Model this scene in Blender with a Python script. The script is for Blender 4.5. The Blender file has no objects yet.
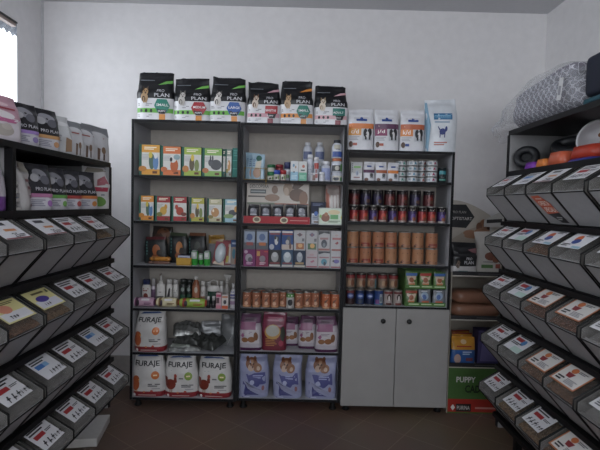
import bpy, bmesh, math, random
from mathutils import Matrix, Vector
random.seed(7)
SC = bpy.context.scene
COL = SC.collection
F = 455.0
R = Matrix.Rotation(math.radians(-0.25), 3, 'Z') @ Matrix.Rotation(math.radians(87.5), 3, 'X') @ Matrix.Rotation(math.radians(1.35), 3, 'Z')
EYE = Vector((0, 0, 1.56))
FLOOR = -0.05
DULL = .86                                   # saturation cut in every colour, standing in for dim light and haze

def ray(x, y): return R @ Vector(((x - 300) / F, -(y - 225) / F, -1.0))
def at(x, y, Y): d = ray(x, y); return EYE + d * (Y / d.y)          # point of the photo on the plane at depth Y
def at_x(x, y, X): d = ray(x, y); return EYE + d * (X / d.x)

# ------------------------------------------------------------------ materials
_M = {}
def lin(h):
    h = h.lstrip('#')
    o = []; g = [int(h[i:i + 2], 16) / 255 for i in (0, 2, 4)]; m = .3 * g[0] + .59 * g[1] + .11 * g[2]
    for c in g:
        c = m + (c - m) * DULL
        o.append(c / 12.92 if c <= .04045 else ((c + .055) / 1.055) ** 2.4)
    return (*o, 1)

def mat(h, rough=.5, metal=0.0, alpha=1.0, vary=.06, bump=0.0, scale=30.0, spec=.5):
    key = (h, rough, metal, alpha, vary, bump, scale, spec)
    if key in _M: return _M[key]
    m = bpy.data.materials.new('finish_%d' % len(_M)); m.use_nodes = True
    nt = m.node_tree; p = nt.nodes['Principled BSDF']
    p.inputs['Roughness'].default_value = rough; p.inputs['Metallic'].default_value = metal
    p.inputs['Alpha'].default_value = alpha
    p.inputs['Specular IOR Level'].default_value = spec
    c = lin(h)
    if vary > 0:
        tc = nt.nodes.new('ShaderNodeTexCoord'); nz = nt.nodes.new('ShaderNodeTexNoise')
        nz.inputs['Scale'].default_value = scale; nz.inputs['Detail'].default_value = 3
        nt.links.new(tc.outputs['Object'], nz.inputs['Vector'])
        rp = nt.nodes.new('ShaderNodeValToRGB')
        rp.color_ramp.elements[0].position = .3; rp.color_ramp.elements[1].position = .7
        rp.color_ramp.elements[0].color = tuple(max(0, v * (1 - vary)) for v in c[:3]) + (1,)
        rp.color_ramp.elements[1].color = tuple(min(1, v * (1 + vary)) for v in c[:3]) + (1,)
        nt.links.new(nz.outputs['Fac'], rp.inputs['Fac']); nt.links.new(rp.outputs['Color'], p.inputs['Base Color'])
        if bump > 0:
            b = nt.nodes.new('ShaderNodeBump'); b.inputs['Strength'].default_value = bump; b.inputs['Distance'].default_value = .01
            nt.links.new(nz.outputs['Fac'], b.inputs['Height']); nt.links.new(b.outputs['Normal'], p.inputs['Normal'])
    else:
        p.inputs['Base Color'].default_value = c
    _M[key] = m
    return m

def foil(h, rough=.28): return mat(h, rough, 0, 1, .06, .25, 18.0)      # crinkled printed plastic film
def ink(h): return mat(h, .4, 0, 1, 0)
def paper(h): return mat(h, .6, 0, 1, .04)
def see_through(name, h, t, rough=.08, bump=.0, scale=6, tint=None):
    m = bpy.data.materials.new(name); m.use_nodes = True; nt = m.node_tree
    nt.nodes.remove(nt.nodes['Principled BSDF'])
    tr = nt.nodes.new('ShaderNodeBsdfTransparent'); gl = nt.nodes.new('ShaderNodeBsdfPrincipled'); mx = nt.nodes.new('ShaderNodeMixShader')
    gl.inputs['Base Color'].default_value = lin(h); gl.inputs['Roughness'].default_value = rough
    nz = nt.nodes.new('ShaderNodeTexNoise'); nz.inputs['Scale'].default_value = scale; tc = nt.nodes.new('ShaderNodeTexCoord'); nt.links.new(tc.outputs['Object'], nz.inputs['Vector']); b = nt.nodes.new('ShaderNodeBump')
    b.inputs['Strength'].default_value = bump; b.inputs['Distance'].default_value = .01
    nt.links.new(nz.outputs['Fac'], b.inputs['Height']); (nt.links.new(b.outputs['Normal'], gl.inputs['Normal']) if bump > 0 else None)
    mx.inputs[0].default_value = 1 - t
    if tint: tr.inputs[0].default_value = lin(tint)
    nt.links.new(tr.outputs[0], mx.inputs[1]); nt.links.new(gl.outputs[0], mx.inputs[2])
    nt.links.new(mx.outputs[0], nt.nodes['Material Output'].inputs['Surface'])
    return m

# ------------------------------------------------------------------ mesh building
class MB:
    def __init__(s): s.v = []; s.f = []; s.mi = []; s.sm = []; s.mats = []
    def slot(s, m):
        if m not in s.mats: s.mats.append(m)
        return s.mats.index(m)
    def add(s, vs, fs, m, smooth=False):
        o = len(s.v); s.v += [tuple(p) for p in vs]
        for i, f in enumerate(fs):
            s.f.append([o + k for k in f]); s.mi.append(s.slot(m[i] if isinstance(m, list) else m)); s.sm.append(smooth)
    def box(s, x0, x1, y0, y1, z0, z1, m, front=None, top=None, bev=0.0):
        vs = [(x0, y0, z0), (x1, y0, z0), (x1, y1, z0), (x0, y1, z0), (x0, y0, z1), (x1, y0, z1), (x1, y1, z1), (x0, y1, z1)]
        fs = [(3, 2, 1, 0), (4, 5, 6, 7), (0, 1, 5, 4), (2, 3, 7, 6), (1, 2, 6, 5), (3, 0, 4, 7)]
        s.add(vs, fs, [m, top or m, front or m, m, m, m])
    def prism(s, poly, x0, x1, m, smooth=False):                     # poly in (y, z), extruded along x
        n = len(poly)
        vs = [(x0, *p) for p in poly] + [(x1, *p) for p in poly]
        fs = [tuple(range(n))[::-1], tuple(range(n, 2 * n))] + [(i, (i + 1) % n, n + (i + 1) % n, n + i) for i in range(n)]
        s.add(vs, fs, m, smooth)
    def plate(s, poly, y0, y1, m):                                   # poly in (x, z), extruded along y
        n = len(poly)
        vs = [(p[0], y0, p[1]) for p in poly] + [(p[0], y1, p[1]) for p in poly]
        fs = [tuple(range(n)), tuple(range(n, 2 * n))[::-1]] + [((i + 1) % n, i, n + i, n + (i + 1) % n) for i in range(n)]
        s.add(vs, fs, m)
    def tube(s, pts, r, m, seg=8):
        pts = [Vector(p) for p in pts]; n = len(pts); vs = []; fs = []
        for i, p in enumerate(pts):
            d = (pts[min(i + 1, n - 1)] - pts[max(i - 1, 0)]).normalized()
            a = d.orthogonal().normalized() if i == 0 else (a - d * a.dot(d)).normalized()
            b = d.cross(a)
            vs += [p + (a * math.cos(2 * math.pi * k / seg) + b * math.sin(2 * math.pi * k / seg)) * r for k in range(seg)]
        for i in range(n - 1):
            for k in range(seg):
                fs.append((i * seg + k, i * seg + (k + 1) % seg, (i + 1) * seg + (k + 1) % seg, (i + 1) * seg + k))
        fs += [tuple(range(seg))[::-1], tuple(range((n - 1) * seg, n * seg))]
        s.add(vs, fs, m, True)
    def lathe(s, prof, m, seg=22, fx=1.0, fy=1.0, cx=0, cy=0):       # prof: (r, z[, material])
        vs = []; fs = []; ms = []
        for p in prof:
            vs += [(cx + fx * p[0] * math.cos(2 * math.pi * k / seg), cy + fy * p[0] * math.sin(2 * math.pi * k / seg), p[1]) for k in range(seg)]
        for i in range(len(prof) - 1):
            mm = prof[i][2] if len(prof[i]) > 2 and prof[i][2] else m
            for k in range(seg):
                fs.append((i * seg + k, i * seg + (k + 1) % seg, (i + 1) * seg + (k + 1) % seg, (i + 1) * seg + k)); ms.append(mm)
        fs += [tuple(range(seg))[::-1], tuple(range((len(prof) - 1) * seg, len(prof) * seg))]; ms += [ms[0], prof[-1][2] if len(prof[-1]) > 2 and prof[-1][2] else ms[-1]]
        s.add(vs, fs, ms, False)
    def build(s, name, parent=None, loc=(0, 0, 0), rz=0.0, bevel=0.0):
        me = bpy.data.meshes.new(name); me.from_pydata(s.v, [], s.f)
        for m in s.mats: me.materials.append(m)
        for i, p in enumerate(me.polygons): p.material_index = s.mi[i]; p.use_smooth = s.sm[i]
        me.update()
        o = bpy.data.objects.new(name, me); COL.objects.link(o)
        if parent: o.parent = parent
        o.location = loc; o.rotation_euler = (0, 0, rz)
        if bevel:
            b = o.modifiers.new('edge', 'BEVEL'); b.width = bevel; b.segments = 2; b.limit_method = 'ANGLE'
        return o

def empty(name, loc=(0, 0, 0), rz=0.0):
    o = bpy.data.objects.new(name, None); COL.objects.link(o); o.location = loc; o.rotation_euler = (0, 0, rz); o.empty_display_size = .05
    return o
def tag(o, label, cat, group=None, kind=None):
    o['label'] = label; o['category'] = cat
    if group: o['group'] = group
    if kind: o['kind'] = kind
    return o
def structure(o, label=None):
    o['kind'] = 'structure'
    if label: o['label'] = label
    return o
def dup(root, loc, rz=None, label=None, group=None):
    r = root.copy(); COL.objects.link(r); r.location = loc
    if rz is not None: r.rotation_euler = (0, 0, rz)
    if label: r['label'] = label
    if group: r['group'] = group
    for ch in list(root.children):
        c = ch.copy(); COL.objects.link(c); c.parent = r
        for g in list(ch.children):
            d = g.copy(); COL.objects.link(d); d.parent = c
    return r

_T = {}
def text_mesh(s):
    if s in _T: return _T[s]
    cu = bpy.data.curves.new('t', 'FONT'); cu.body = s; cu.resolution_u = 2; cu.offset = .028 if s in ('FURAJE', 'CADOU', 'PUPPY', 'SPECIALA', 'OFERTA') else .008
    o = bpy.data.objects.new('t', cu); COL.objects.link(o); bpy.context.view_layer.update()
    me = bpy.data.meshes.new_from_object(o.evaluated_get(bpy.context.evaluated_depsgraph_get()))
    bm = bmesh.new(); bm.from_mesh(me)                                # cut finely so that the lettering follows a curved bag
    xs = [v.co.x for v in bm.verts]; ys = [v.co.y for v in bm.verts]; st = (max(ys) - min(ys)) / 6
    for ax, lo, hi in ((0, min(xs), max(xs)), (1, min(ys), max(ys))):
        k = 1
        while lo + k * st < hi - 1e-4:
            co = (lo + k * st, 0, 0) if ax == 0 else (0, lo + k * st, 0)
            bmesh.ops.bisect_plane(bm, geom=bm.verts[:] + bm.edges[:] + bm.faces[:], plane_co=co, plane_no=(1, 0, 0) if ax == 0 else (0, 1, 0)); k += 1
    bmesh.ops.triangulate(bm, faces=bm.faces[:]); bm.to_mesh(me); bm.free()
    vs = [v.co.copy() for v in me.vertices]; fs = [tuple(p.vertices) for p in me.polygons]
    x0 = min(v.x for v in vs); x1 = max(v.x for v in vs); y0 = min(v.y for v in vs); y1 = max(v.y for v in vs)
    _T[s] = ([((v.x - (x0 + x1) / 2) / (y1 - y0), (v.y - (y0 + y1) / 2) / (y1 - y0)) for v in vs], fs, (x1 - x0) / (y1 - y0))
    bpy.data.objects.remove(o); bpy.data.meshes.remove(me); bpy.data.curves.remove(cu)
    return _T[s]

# ---- printing on a surface.  S(x, z, off) -> point;  u in -1..1 across the front, v in 0..1 up the front
def printed(mb, S, w, h, items, curved=True, step=.012):
    W = w / 2
    for k, it in enumerate(items):
        o = (.0018 if curved else .001) + .0004 * k
        kind = it[0]
        if kind == 'r':
            _, u0, v0, u1, v1, c = it
            nx = max(1, int((u1 - u0) * W / step)) if curved else 1
            nz = max(1, int((v1 - v0) * h / (step * 2))) if curved else 1
            vs = [S((u0 + (u1 - u0) * i / nx) * W, (v0 + (v1 - v0) * j / nz) * h, o) for j in range(nz + 1) for i in range(nx + 1)]
            fs = [(j * (nx + 1) + i, j * (nx + 1) + i + 1, (j + 1) * (nx + 1) + i + 1, (j + 1) * (nx + 1) + i) for j in range(nz) for i in range(nx)]
            mb.add(vs, fs, ink(c), curved)
        elif kind == 'e':
            _, cu, cv, ru, rv, c = it
            n = 16; vs = [S(cu * W, cv * h, o)]
            for q in (.55, 1):
                vs += [S((cu + ru * q * math.cos(2 * math.pi * i / n)) * W, (cv + rv * q * math.sin(2 * math.pi * i / n)) * h, o) for i in range(n)]
            fs = [(0, 1 + i, 1 + (i + 1) % n) for i in range(n)] + [(1 + i, 1 + n + i, 1 + n + (i + 1) % n, 1 + (i + 1) % n) for i in range(n)]
            mb.add(vs, fs, ink(c), curved)
        elif kind == 'p':
            _, pts, c = it
            n = len(pts); cu = sum(p[0] for p in pts) / n; cv = sum(p[1] for p in pts) / n
            vs = [S(cu * W, cv * h, o)] + [S((cu + (p[0] - cu) * .5) * W, (cv + (p[1] - cv) * .5) * h, o) for p in pts] + [S(p[0] * W, p[1] * h, o) for p in pts]
            fs = [(0, 1 + i, 1 + (i + 1) % n) for i in range(n)] + [(1 + i, 1 + n + i, 1 + n + (i + 1) % n, 1 + (i + 1) % n) for i in range(n)]
            mb.add(vs, fs, ink(c), curved)
        elif kind == 't':
            _, s, cu, cv, hv, c = it[:6]
            V, fs, asp = text_mesh(s); hh = hv * h; sx = hh
            if len(it) > 6: sx = it[6] * W * 2 / asp / 1.0
            mb.add([S(cu * W + p[0] * sx, cv * h + p[1] * hh, o) for p in V], fs, ink(c))
        elif kind == 'l':                                             # fine print: a few thin rules of uneven length
            _, u0, v0, u1, v1, n, c = it
            for i in range(n):
                vv = v1 - (v1 - v0) * (i + .5) / n; q = (v1 - v0) / n * .28; ue = u1 - (u1 - u0) * (.3 * ((i * 37 + 11) % 10) / 10)
                mb.add([S(x * W, z * h, o) for x, z in ((u0, vv - q), (ue, vv - q), (ue, vv + q), (u0, vv + q))], [(0, 1, 2, 3)], ink(c))

def pup(u, v, s, body, dark, asp=1.0):                                # a sitting young animal, printed
    a = s * asp
    return [('e', u - .1 * a, v - .6 * s, .62 * a, .5 * s, body), ('e', u - .25 * a, v - .75 * s, .3 * a, .3 * s, dark), ('e', u + .1 * a, v, .5 * a, .36 * s, body), ('p', [(u - .4 * a, v + .05 * s), (u - .32 * a, v + .6 * s), (u - .02 * a, v + .3 * s)], dark), ('p', [(u + .6 * a, v + .05 * s), (u + .55 * a, v + .6 * s), (u + .22 * a, v + .3 * s)], dark),
            ('e', u - .1 * a, v + .05 * s, .09 * a, .06 * s, '#181410'), ('e', u + .32 * a, v + .05 * s, .09 * a, .06 * s, '#181410'), ('e', u + .12 * a, v - .15 * s, .16 * a, .1 * s, dark), ('r', u + .1 * a, v - 1.15 * s, u + .3 * a, v - .5 * s, body), ('r', u - .3 * a, v - 1.15 * s, u - .1 * a, v - .6 * s, body)]
def hexa(u, v, ru, rv, c): return ('p', [(u - ru, v), (u - ru * .6, v + rv), (u + ru * .6, v + rv), (u + ru, v), (u + ru * .6, v - rv), (u - ru * .6, v - rv)], c)
def lerp_prof(pr, v, k):
    for a, b in zip(pr, pr[1:]):
        if v <= b[0]:
            t = (v - a[0]) / (b[0] - a[0]); t = t * t * (3 - 2 * t)
            return a[k] + (b[k] - a[k]) * t
    return pr[-1][k]

PROFILE = {'pouch': [(0, .9, .97), (.08, 1, 1), (.4, .92, .99), (.72, .55, .96), (.92, .1, .95), (1, .06, .95)],
           'block': [(0, .96, .98), (.05, 1, 1), (.65, .97, .99), (.82, .62, .97), (.95, .12, .95), (1, .08, .95)],
           'full': [(0, .93, .96), (.06, 1, 1), (.5, 1, .99), (.78, .84, .92), (.9, .55, .86), (.97, .2, .85), (1, .14, .86)],
           'tight': [(0, .9, .95), (.06, 1, 1), (.7, .9, .97), (.88, .5, .88), (.96, .14, .9), (1, .1, .93)],
           'shoulder': [(0, .96, .97), (.05, 1, 1), (.55, .97, 1), (.66, .7, .93), (.9, .25, .9), (1, .1, .9)]}

def bag_mesh(w, h, d, bands, items=(), seed=0, shape='pouch', n=3.4, wr=.004, smooth=True, jag=0.0):
    pr = PROFILE[shape]; rnd = random.Random(seed); ph = [rnd.uniform(0, 6) for _ in range(6)]; tl = rnd.uniform(-.03, .03) * h
    def wrk(x, z):
        v = z / h
        a = wr * (.35 + 1.2 * max(0, v - .45))
        return a * (math.sin(38 * x + 23 * z + ph[0]) * .5 + math.sin(61 * z - 27 * x + ph[1]) * .4 + math.sin(90 * x + ph[2] + 14 * z) * .35)
    def lean(x, z): v = z / h; return x + wr * 1.2 * math.sin(5 * v + ph[3]) * v, z + tl * (x / w) * max(0, v - .8) / .2
    def S(x, z, o=0):
        v = min(1, max(0, z / h)); W = w / 2 * lerp_prof(pr, v, 2); D = d / 2 * lerp_prof(pr, v, 1)
        u = min(.985, abs(x) / W); X, Z = lean(x, z)
        return (X, -D * (1 - u ** n) ** (1 / n) - o + wrk(x, z), Z)
    mb = MB(); vs_ = sorted(set([i / 30 for i in range(31)] + [b[0] for b in bands])); seg = 36; vs = []; fs = []; ms = []
    for v in vs_:
        W = w / 2 * lerp_prof(pr, v, 2); D = d / 2 * lerp_prof(pr, v, 1)
        for k in range(seg):
            a = 2 * math.pi * k / seg; c, s = math.cos(a), math.sin(a)
            x = W * math.copysign(abs(c) ** (2 / n), c); y = D * math.copysign(abs(s) ** (2 / n), s); z = v * h
            X, Z = lean(x, z)
            if v == 1 and jag: Z -= jag * h * abs(math.sin(9 * x / w + ph[4]))
            vs.append((X, y + wrk(x, z), Z))
    for i in range(len(vs_) - 1):
        mid = (vs_[i] + vs_[i + 1]) / 2; m = next(b[1] for b in bands if mid <= b[0] + 1e-6)
        for k in range(seg):
            fs.append((i * seg + k, i * seg + (k + 1) % seg, (i + 1) * seg + (k + 1) % seg, (i + 1) * seg + k)); ms.append(m)
    L = (len(vs_) - 1) * seg
    mb.add(vs, fs, ms, smooth); mb.add([vs[k] for k in range(seg)], [tuple(range(seg))[::-1]], bands[0][1]); mb.add([vs[L + k] for k in range(seg)], [tuple(range(seg))], bands[-1][1])
    printed(mb, S, w * .96, h, items)
    return mb

def carton_mesh(w, h, d, m, items=(), front=None, side=None):
    mb = MB(); mb.box(-w / 2, w / 2, -d / 2, d / 2, 0, h, m, front=front)
    if side: mb.box(-w / 2 - .0006, -w / 2 + .001, -d / 2 + .002, d / 2 - .002, .002, h - .002, side)
    printed(mb, lambda x, z, o: (x, -d / 2 - o, z), w, h, items, curved=False)
    return mb

def can_mesh(r, h, bands, items=(), seg=22):
    steel = mat('#9a9894', .3, .8, vary=0)
    prof = [(r * .93, 0, steel), (r, .003, steel), (r, .006, bands[0][1])]
    z0 = .006
    for vt, m in bands:
        z1 = min(vt * h, h - .006); prof[-1] = (r, z0, m); prof.append((r, z1, m)); z0 = z1
    prof[-1] = (r, h - .006, steel)
    prof += [(r * 1.015, h - .004, steel), (r * 1.015, h, steel), (r * .93, h, steel), (r * .9, h - .004, steel)]
    mb = MB(); mb.lathe(prof, steel, seg)
    for i in range(len(mb.sm) - 2): mb.sm[i] = True
    printed(mb, lambda x, z, o: ((r + o) * math.sin(x / r), -(r + o) * math.cos(x / r), z), 2 * r, h, items, step=.006)
    return mb

def lathe_mesh(prof, m, items=(), w=.1, h=.2, fy=1.0, seg=22):
    mb = MB(); mb.lathe(prof, m, seg, 1, fy)
    for i in range(len(mb.sm) - 2): mb.sm[i] = True
    def rad(z):
        for a, b in zip(prof, prof[1:]):
            if a[1] <= z <= b[1] and b[1] > a[1]: return a[0] + (b[0] - a[0]) * (z - a[1]) / (b[1] - a[1])
        return prof[-1][0]
    def S(x, z, o):
        r = rad(z) + .0004
        a = max(-1.5, min(1.5, x / max(r, .001))); return ((r + o) * math.sin(a), -(r * fy + o) * math.cos(a), z)
    printed(mb, S, w, h, items, step=.006)
    return mb

def fit(xl, xr, yt, Y, z):
    xc = (xl + xr) / 2; t = at(xc, yt, Y); ym = yt + max(0, (t.z - z)) * F / Y / 2      # half-way up the thing
    a = at(xl, ym, Y); b = at(xr, ym, Y)
    return (a.x + b.x) / 2, b.x - a.x, t.z - z

def put(mb, name, X, Yf, d, z, label, cat, group=None, rz=0.0):
    return tag(mb.build(name, None, (X, Yf + d / 2, z), rz), label, cat, group)
ORD = ['first', 'second', 'third', 'fourth', 'fifth', 'sixth', 'seventh', 'eighth', 'ninth', 'tenth', 'eleventh', 'twelfth']
P_CEIL, P_DOOR, P_SIDE, P_SKY, EXPO = 11, 125, 70, 3.4, -0.32
# ================================================================== the room
XL, XR, YB, YR, ZC = -2.207, 2.075, 3.93, -3.2, 3.23
plaster = mat('#dcdadb', .85, vary=.03, bump=.06, scale=14)
ceil_m = mat('#c8c8cc', .9, vary=.02)
def tile_mat():
    m = bpy.data.materials.new('brown_floor_tile'); m.use_nodes = True; nt = m.node_tree; p = nt.nodes['Principled BSDF']
    tc = nt.nodes.new('ShaderNodeTexCoord'); mp = nt.nodes.new('ShaderNodeMapping'); mp.inputs['Rotation'].default_value = (0, 0, math.radians(38))
    br = nt.nodes.new('ShaderNodeTexBrick'); br.offset = 0; br.squash = 1
    br.inputs['Scale'].default_value = 1; br.inputs['Brick Width'].default_value = .33; br.inputs['Row Height'].default_value = .33
    br.inputs['Mortar Size'].default_value = .003; br.inputs['Mortar Smooth'].default_value = .3
    br.inputs['Color1'].default_value = lin('#6e564c'); br.inputs['Color2'].default_value = lin('#765d4e'); br.inputs['Mortar'].default_value = lin('#927c6c')
    nz = nt.nodes.new('ShaderNodeTexNoise'); nz.inputs['Scale'].default_value = 9; nz.inputs['Detail'].default_value = 6
    mx = nt.nodes.new('ShaderNodeMixRGB'); mx.blend_type = 'MULTIPLY'; mx.inputs['Fac'].default_value = .45
    nt.links.new(tc.outputs['Object'], mp.inputs['Vector']); nt.links.new(mp.outputs['Vector'], br.inputs['Vector'])
    nt.links.new(br.outputs['Color'], mx.inputs['Color1']); nt.links.new(nz.outputs['Color'], mx.inputs['Color2'])
    nt.links.new(mx.outputs['Color'], p.inputs['Base Color']); p.inputs['Roughness'].default_value = .42
    return m
b = MB(); b.box(XL - .2, XR + .2, YR - .2, YB + .2, FLOOR - .1, FLOOR, tile_mat()); structure(b.build('floor'))
b = MB(); b.box(XL - .2, XR + .2, YR - .2, YB + .2, ZC, ZC + .12, ceil_m); structure(b.build('ceiling'))
b = MB(); b.box(XL - .2, XR + .2, YB, YB + .2, FLOOR, ZC, plaster); structure(b.build('wall_back'))
b = MB(); b.box(XR, XR + .2, YR, YB, FLOOR, ZC, plaster); structure(b.build('wall_right'))
WY0, WY1, WZ0, WZ1 = .4, 3.585, 1.95, 2.915
b = MB()
b.box(XL - .05, XL, YR, WY0, FLOOR, ZC, plaster); b.add([(XL, WY1, FLOOR), (XL, YB, FLOOR), (XL - .05, YB, FLOOR), (XL - .05, WY1 + .16, FLOOR), (XL, WY1, ZC), (XL, YB, ZC), (XL - .05, YB, ZC), (XL - .05, WY1 + .16, ZC)], [(0, 1, 2, 3), (7, 6, 5, 4), (4, 5, 1, 0), (6, 7, 3, 2), (7, 4, 0, 3), (5, 6, 2, 1)], plaster)
b.box(XL - .05, XL, WY0, WY1, FLOOR, WZ0, plaster); b.box(XL - .05, XL, WY0, WY1, WZ1, ZC, plaster)
structure(b.build('wall_left'))
DX0, DX1, DZ, DB = -1.6, 1.6, 3.0, 1.2
b = MB()
b.box(XL - .2, DX0, YR - .2, YR, FLOOR, ZC, plaster); b.box(DX1, XR + .2, YR - .2, YR, FLOOR, ZC, plaster); b.box(DX0, DX1, YR - .2, YR, DZ, ZC, plaster)
b.box(DX0, DX1, YR - .2, YR, FLOOR, DB, plaster)
structure(b.build('wall_front'))
# skirting along the back
b = MB(); b.box(XL, XR, YB - .015, YB, FLOOR, .21, mat('#a09c98', .5)); structure(b.build('baseboard_back'))
# the cable duct in the corner by the window
b = MB(); b.box(XL, XL + .014, YB - .014, YB, .3, ZC, mat('#c4c4c8', .5)); structure(b.build('trim_1'))
# window in the left wall: frame and pane
glass = see_through('window_glass', '#e8f0f4', .93, .02)
fr = mat('#9c8a82', .5); dk = mat('#1d1d20', .5)
b = MB()
b.box(XL - .04, XL - .005, WY0, WY1, WZ1 - .032, WZ1 - .008, fr); b.box(XL - .04, XL - .005, WY0, WY1, WZ0, WZ0 + .06, fr)
b.box(XL - .04, XL - .005, WY0, WY0 + .06, WZ0 + .06, WZ1 - .045, fr); b.box(XL - .04, XL - .005, 1.9, 1.96, WZ0 + .06, WZ1 - .045, fr)
b.box(XL - .045, XL + .006, WY0, WY1 + .0, WZ1 - .008, WZ1 + .004, dk)
w = structure(b.build('window_1'))
b = MB(); b.box(XL - .03, XL - .025, WY0 + .06, WY1, WZ0 + .06, WZ1 - .032, glass); structure(b.build('window_pane', w))
b = MB(); al = mat('#8b8d90', .4, .5)
for x0, x1, z0, z1 in ((DX0, DX1, DZ - .06, DZ), (DX0, DX1, DB, DB + .06), (DX0, DX0 + .06, DB, DZ), (DX1 - .06, DX1, DB, DZ), (-.03, .03, DB, DZ)): b.box(x0, x1, YR - .12, YR - .06, z0, z1, al)
w = structure(b.build('window_2'))
b = MB(); b.box(DX0 + .06, DX1 - .06, YR - .093, YR - .087, DB + .06, DZ - .06, glass); structure(b.build('window_pane', w))
# awning hanging outside the window: sloping ribbed sheet with a wavy lower edge
b = MB(); am = mat('#5d616a', .6); p0 = at_x(2, 27, -2.75); p1 = at_x(16, 38, -2.75); zlow = (p0.z + p1.z) / 2
N = 700; vs = []; y0, y1 = .6, 7.2
for i in range(N + 1):
    y = y0 + (y1 - y0) * i / N; wv = .013 * math.sin(y * 2 * math.pi / .085)
    vs += [(-2.42, y, zlow + .33 + wv), (-2.75, y, zlow + wv), (-2.42, y, zlow + .345 + wv), (-2.75, y, zlow + .015 + wv)]
fs = []
for i in range(N):
    a = i * 4; c = a + 4
    fs += [(a, a + 1, c + 1, c), (a + 2, c + 2, c + 3, a + 3), (a + 1, a + 3, c + 3, c + 1), (a, c, c + 2, a + 2)]
b.add(vs, fs, am, True); b.box(-2.45, XL - .051, y0, 4.1, zlow + .32, zlow + .37, am)
tag(b.build('awning'), 'grey ribbed awning with wavy edge outside the window', 'awning')

# ================================================================== the three shelving units on the back wall
EDGE = mat('#101115', .55, vary=.03, spec=.25); LAM = mat('#a3a4aa', .5, vary=.03, scale=60); BACKM = mat('#b3aba1', .7, vary=.04); BLACK = mat('#0e0e10', .5, vary=0)
UY0, UY1 = 3.5, 3.9
U1 = (-1.285, -.456); U2 = (-.452, .357); U3 = (.361, 1.19)
Z1 = [2.18, 1.757, 1.406, 1.062, .727, .381, .024]
Z2 = [2.174, 1.741, 1.406, 1.069, .746, .407, .035]
Z3 = [1.988, 1.755, 1.436, 1.108, .784, .02]
T = .02
Z1 = [v - .004 for v in Z1]; Z2 = [v - .004 for v in Z2]; Z3 = [v - .004 for v in Z3]
def unit(x, zs, label, doors=False):
    t = tag(empty('shelving_unit', ((x[0] + x[1]) / 2, (UY0 + UY1) / 2, FLOOR)), label, 'shelving unit')
    def bld(mb, nm, par=t):
        o = mb.build(nm, par); return o
    hx = (x[1] - x[0]) / 2; o0 = -FLOOR; y0 = UY0 - (UY0 + UY1) / 2; y1 = -y0; top = zs[0] + T / 2 + o0; bot = zs[-1] - T / 2 + o0
    for sgn in (-1, 1):
        b = MB(); xa, xb = (-hx, -hx + .02) if sgn < 0 else (hx - .02, hx); b.box(xa, xb, y0, y1, bot, top, LAM, front=EDGE); bld(b, 'side_panel')
    for i, z in enumerate(zs):
        b = MB(); e = 0 if i else 0
        b.box(-hx + .0205, hx - .0205, y0 + (.001 if i else 0), y1 - .012, z - T / 2 + o0, z + T / 2 + o0, LAM, front=EDGE, top=LAM); bld(b, 'shelf')
    b = MB(); b.box(-hx + .0205, hx - .0205, y1 - .011, y1, bot, top, BACKM); bld(b, 'back_panel')
    for fx in (-hx + .05, hx - .05):
        for fy in (y0 + .05, y1 - .05):
            b = MB(); b.lathe([(.028, 0), (.03, .008), (.018, .02), (.018, bot)], BLACK, 14, 1, 1, fx, fy); bld(b, 'foot')
    if doors:
        dm = mat('#93918f', .42, vary=.03, scale=8); zt = zs[-2] - .004 + o0; zb = zs[-1] - T / 2 + o0
        for sgn in (-1, 1):
            b = MB(); xa, xb = (-hx + .002, -.002) if sgn < 0 else (.002, hx - .002); b.box(xa, xb, y0 - .02, y0 - .001, zb, zt, dm); d = bld(b, 'door')
            d.modifiers.new('edge', 'BEVEL').width = .002
            kx = at((383.4 if sgn < 0 else 409.5), 321.3, UY0 - .05).x - t.location.x; kz = at(383.4 if sgn < 0 else 409.5, 321.3 if sgn < 0 else 321.9, UY0 - .05).z + o0
            b = MB(); k = [(.008, 0), (.008, .014), (.018, .02), (.019, .03), (.014, .037), (.004, .039)]
            seg = 14; vs = []; fs = []
            for r, q in k: vs += [(kx + r * math.cos(2 * math.pi * j / seg), y0 - .02 - q, kz + r * math.sin(2 * math.pi * j / seg)) for j in range(seg)]
            for i in range(len(k) - 1): fs += [(i * seg + (j + 1) % seg, i * seg + j, (i + 1) * seg + j, (i + 1) * seg + (j + 1) % seg) for j in range(seg)]
            fs.append(tuple(range((len(k) - 1) * seg, len(k) * seg))[::-1]); b.add(vs, fs, BLACK, True); o = b.build('knob', d); o['label'] = 'round black door knob'
    return t
unit(U1, Z1, 'tall open shelving unit with black edges, nearest the window wall, holding FURAJE sacks'.replace('nearest', 'beside'))
unit(U2, Z2, 'tall open shelving unit with black edges in the middle of the three')
unit(U3, Z3, 'lower shelving unit with two plain grey cupboard doors below', True)
def top(zs, i): return zs[i] + T / 2

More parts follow.
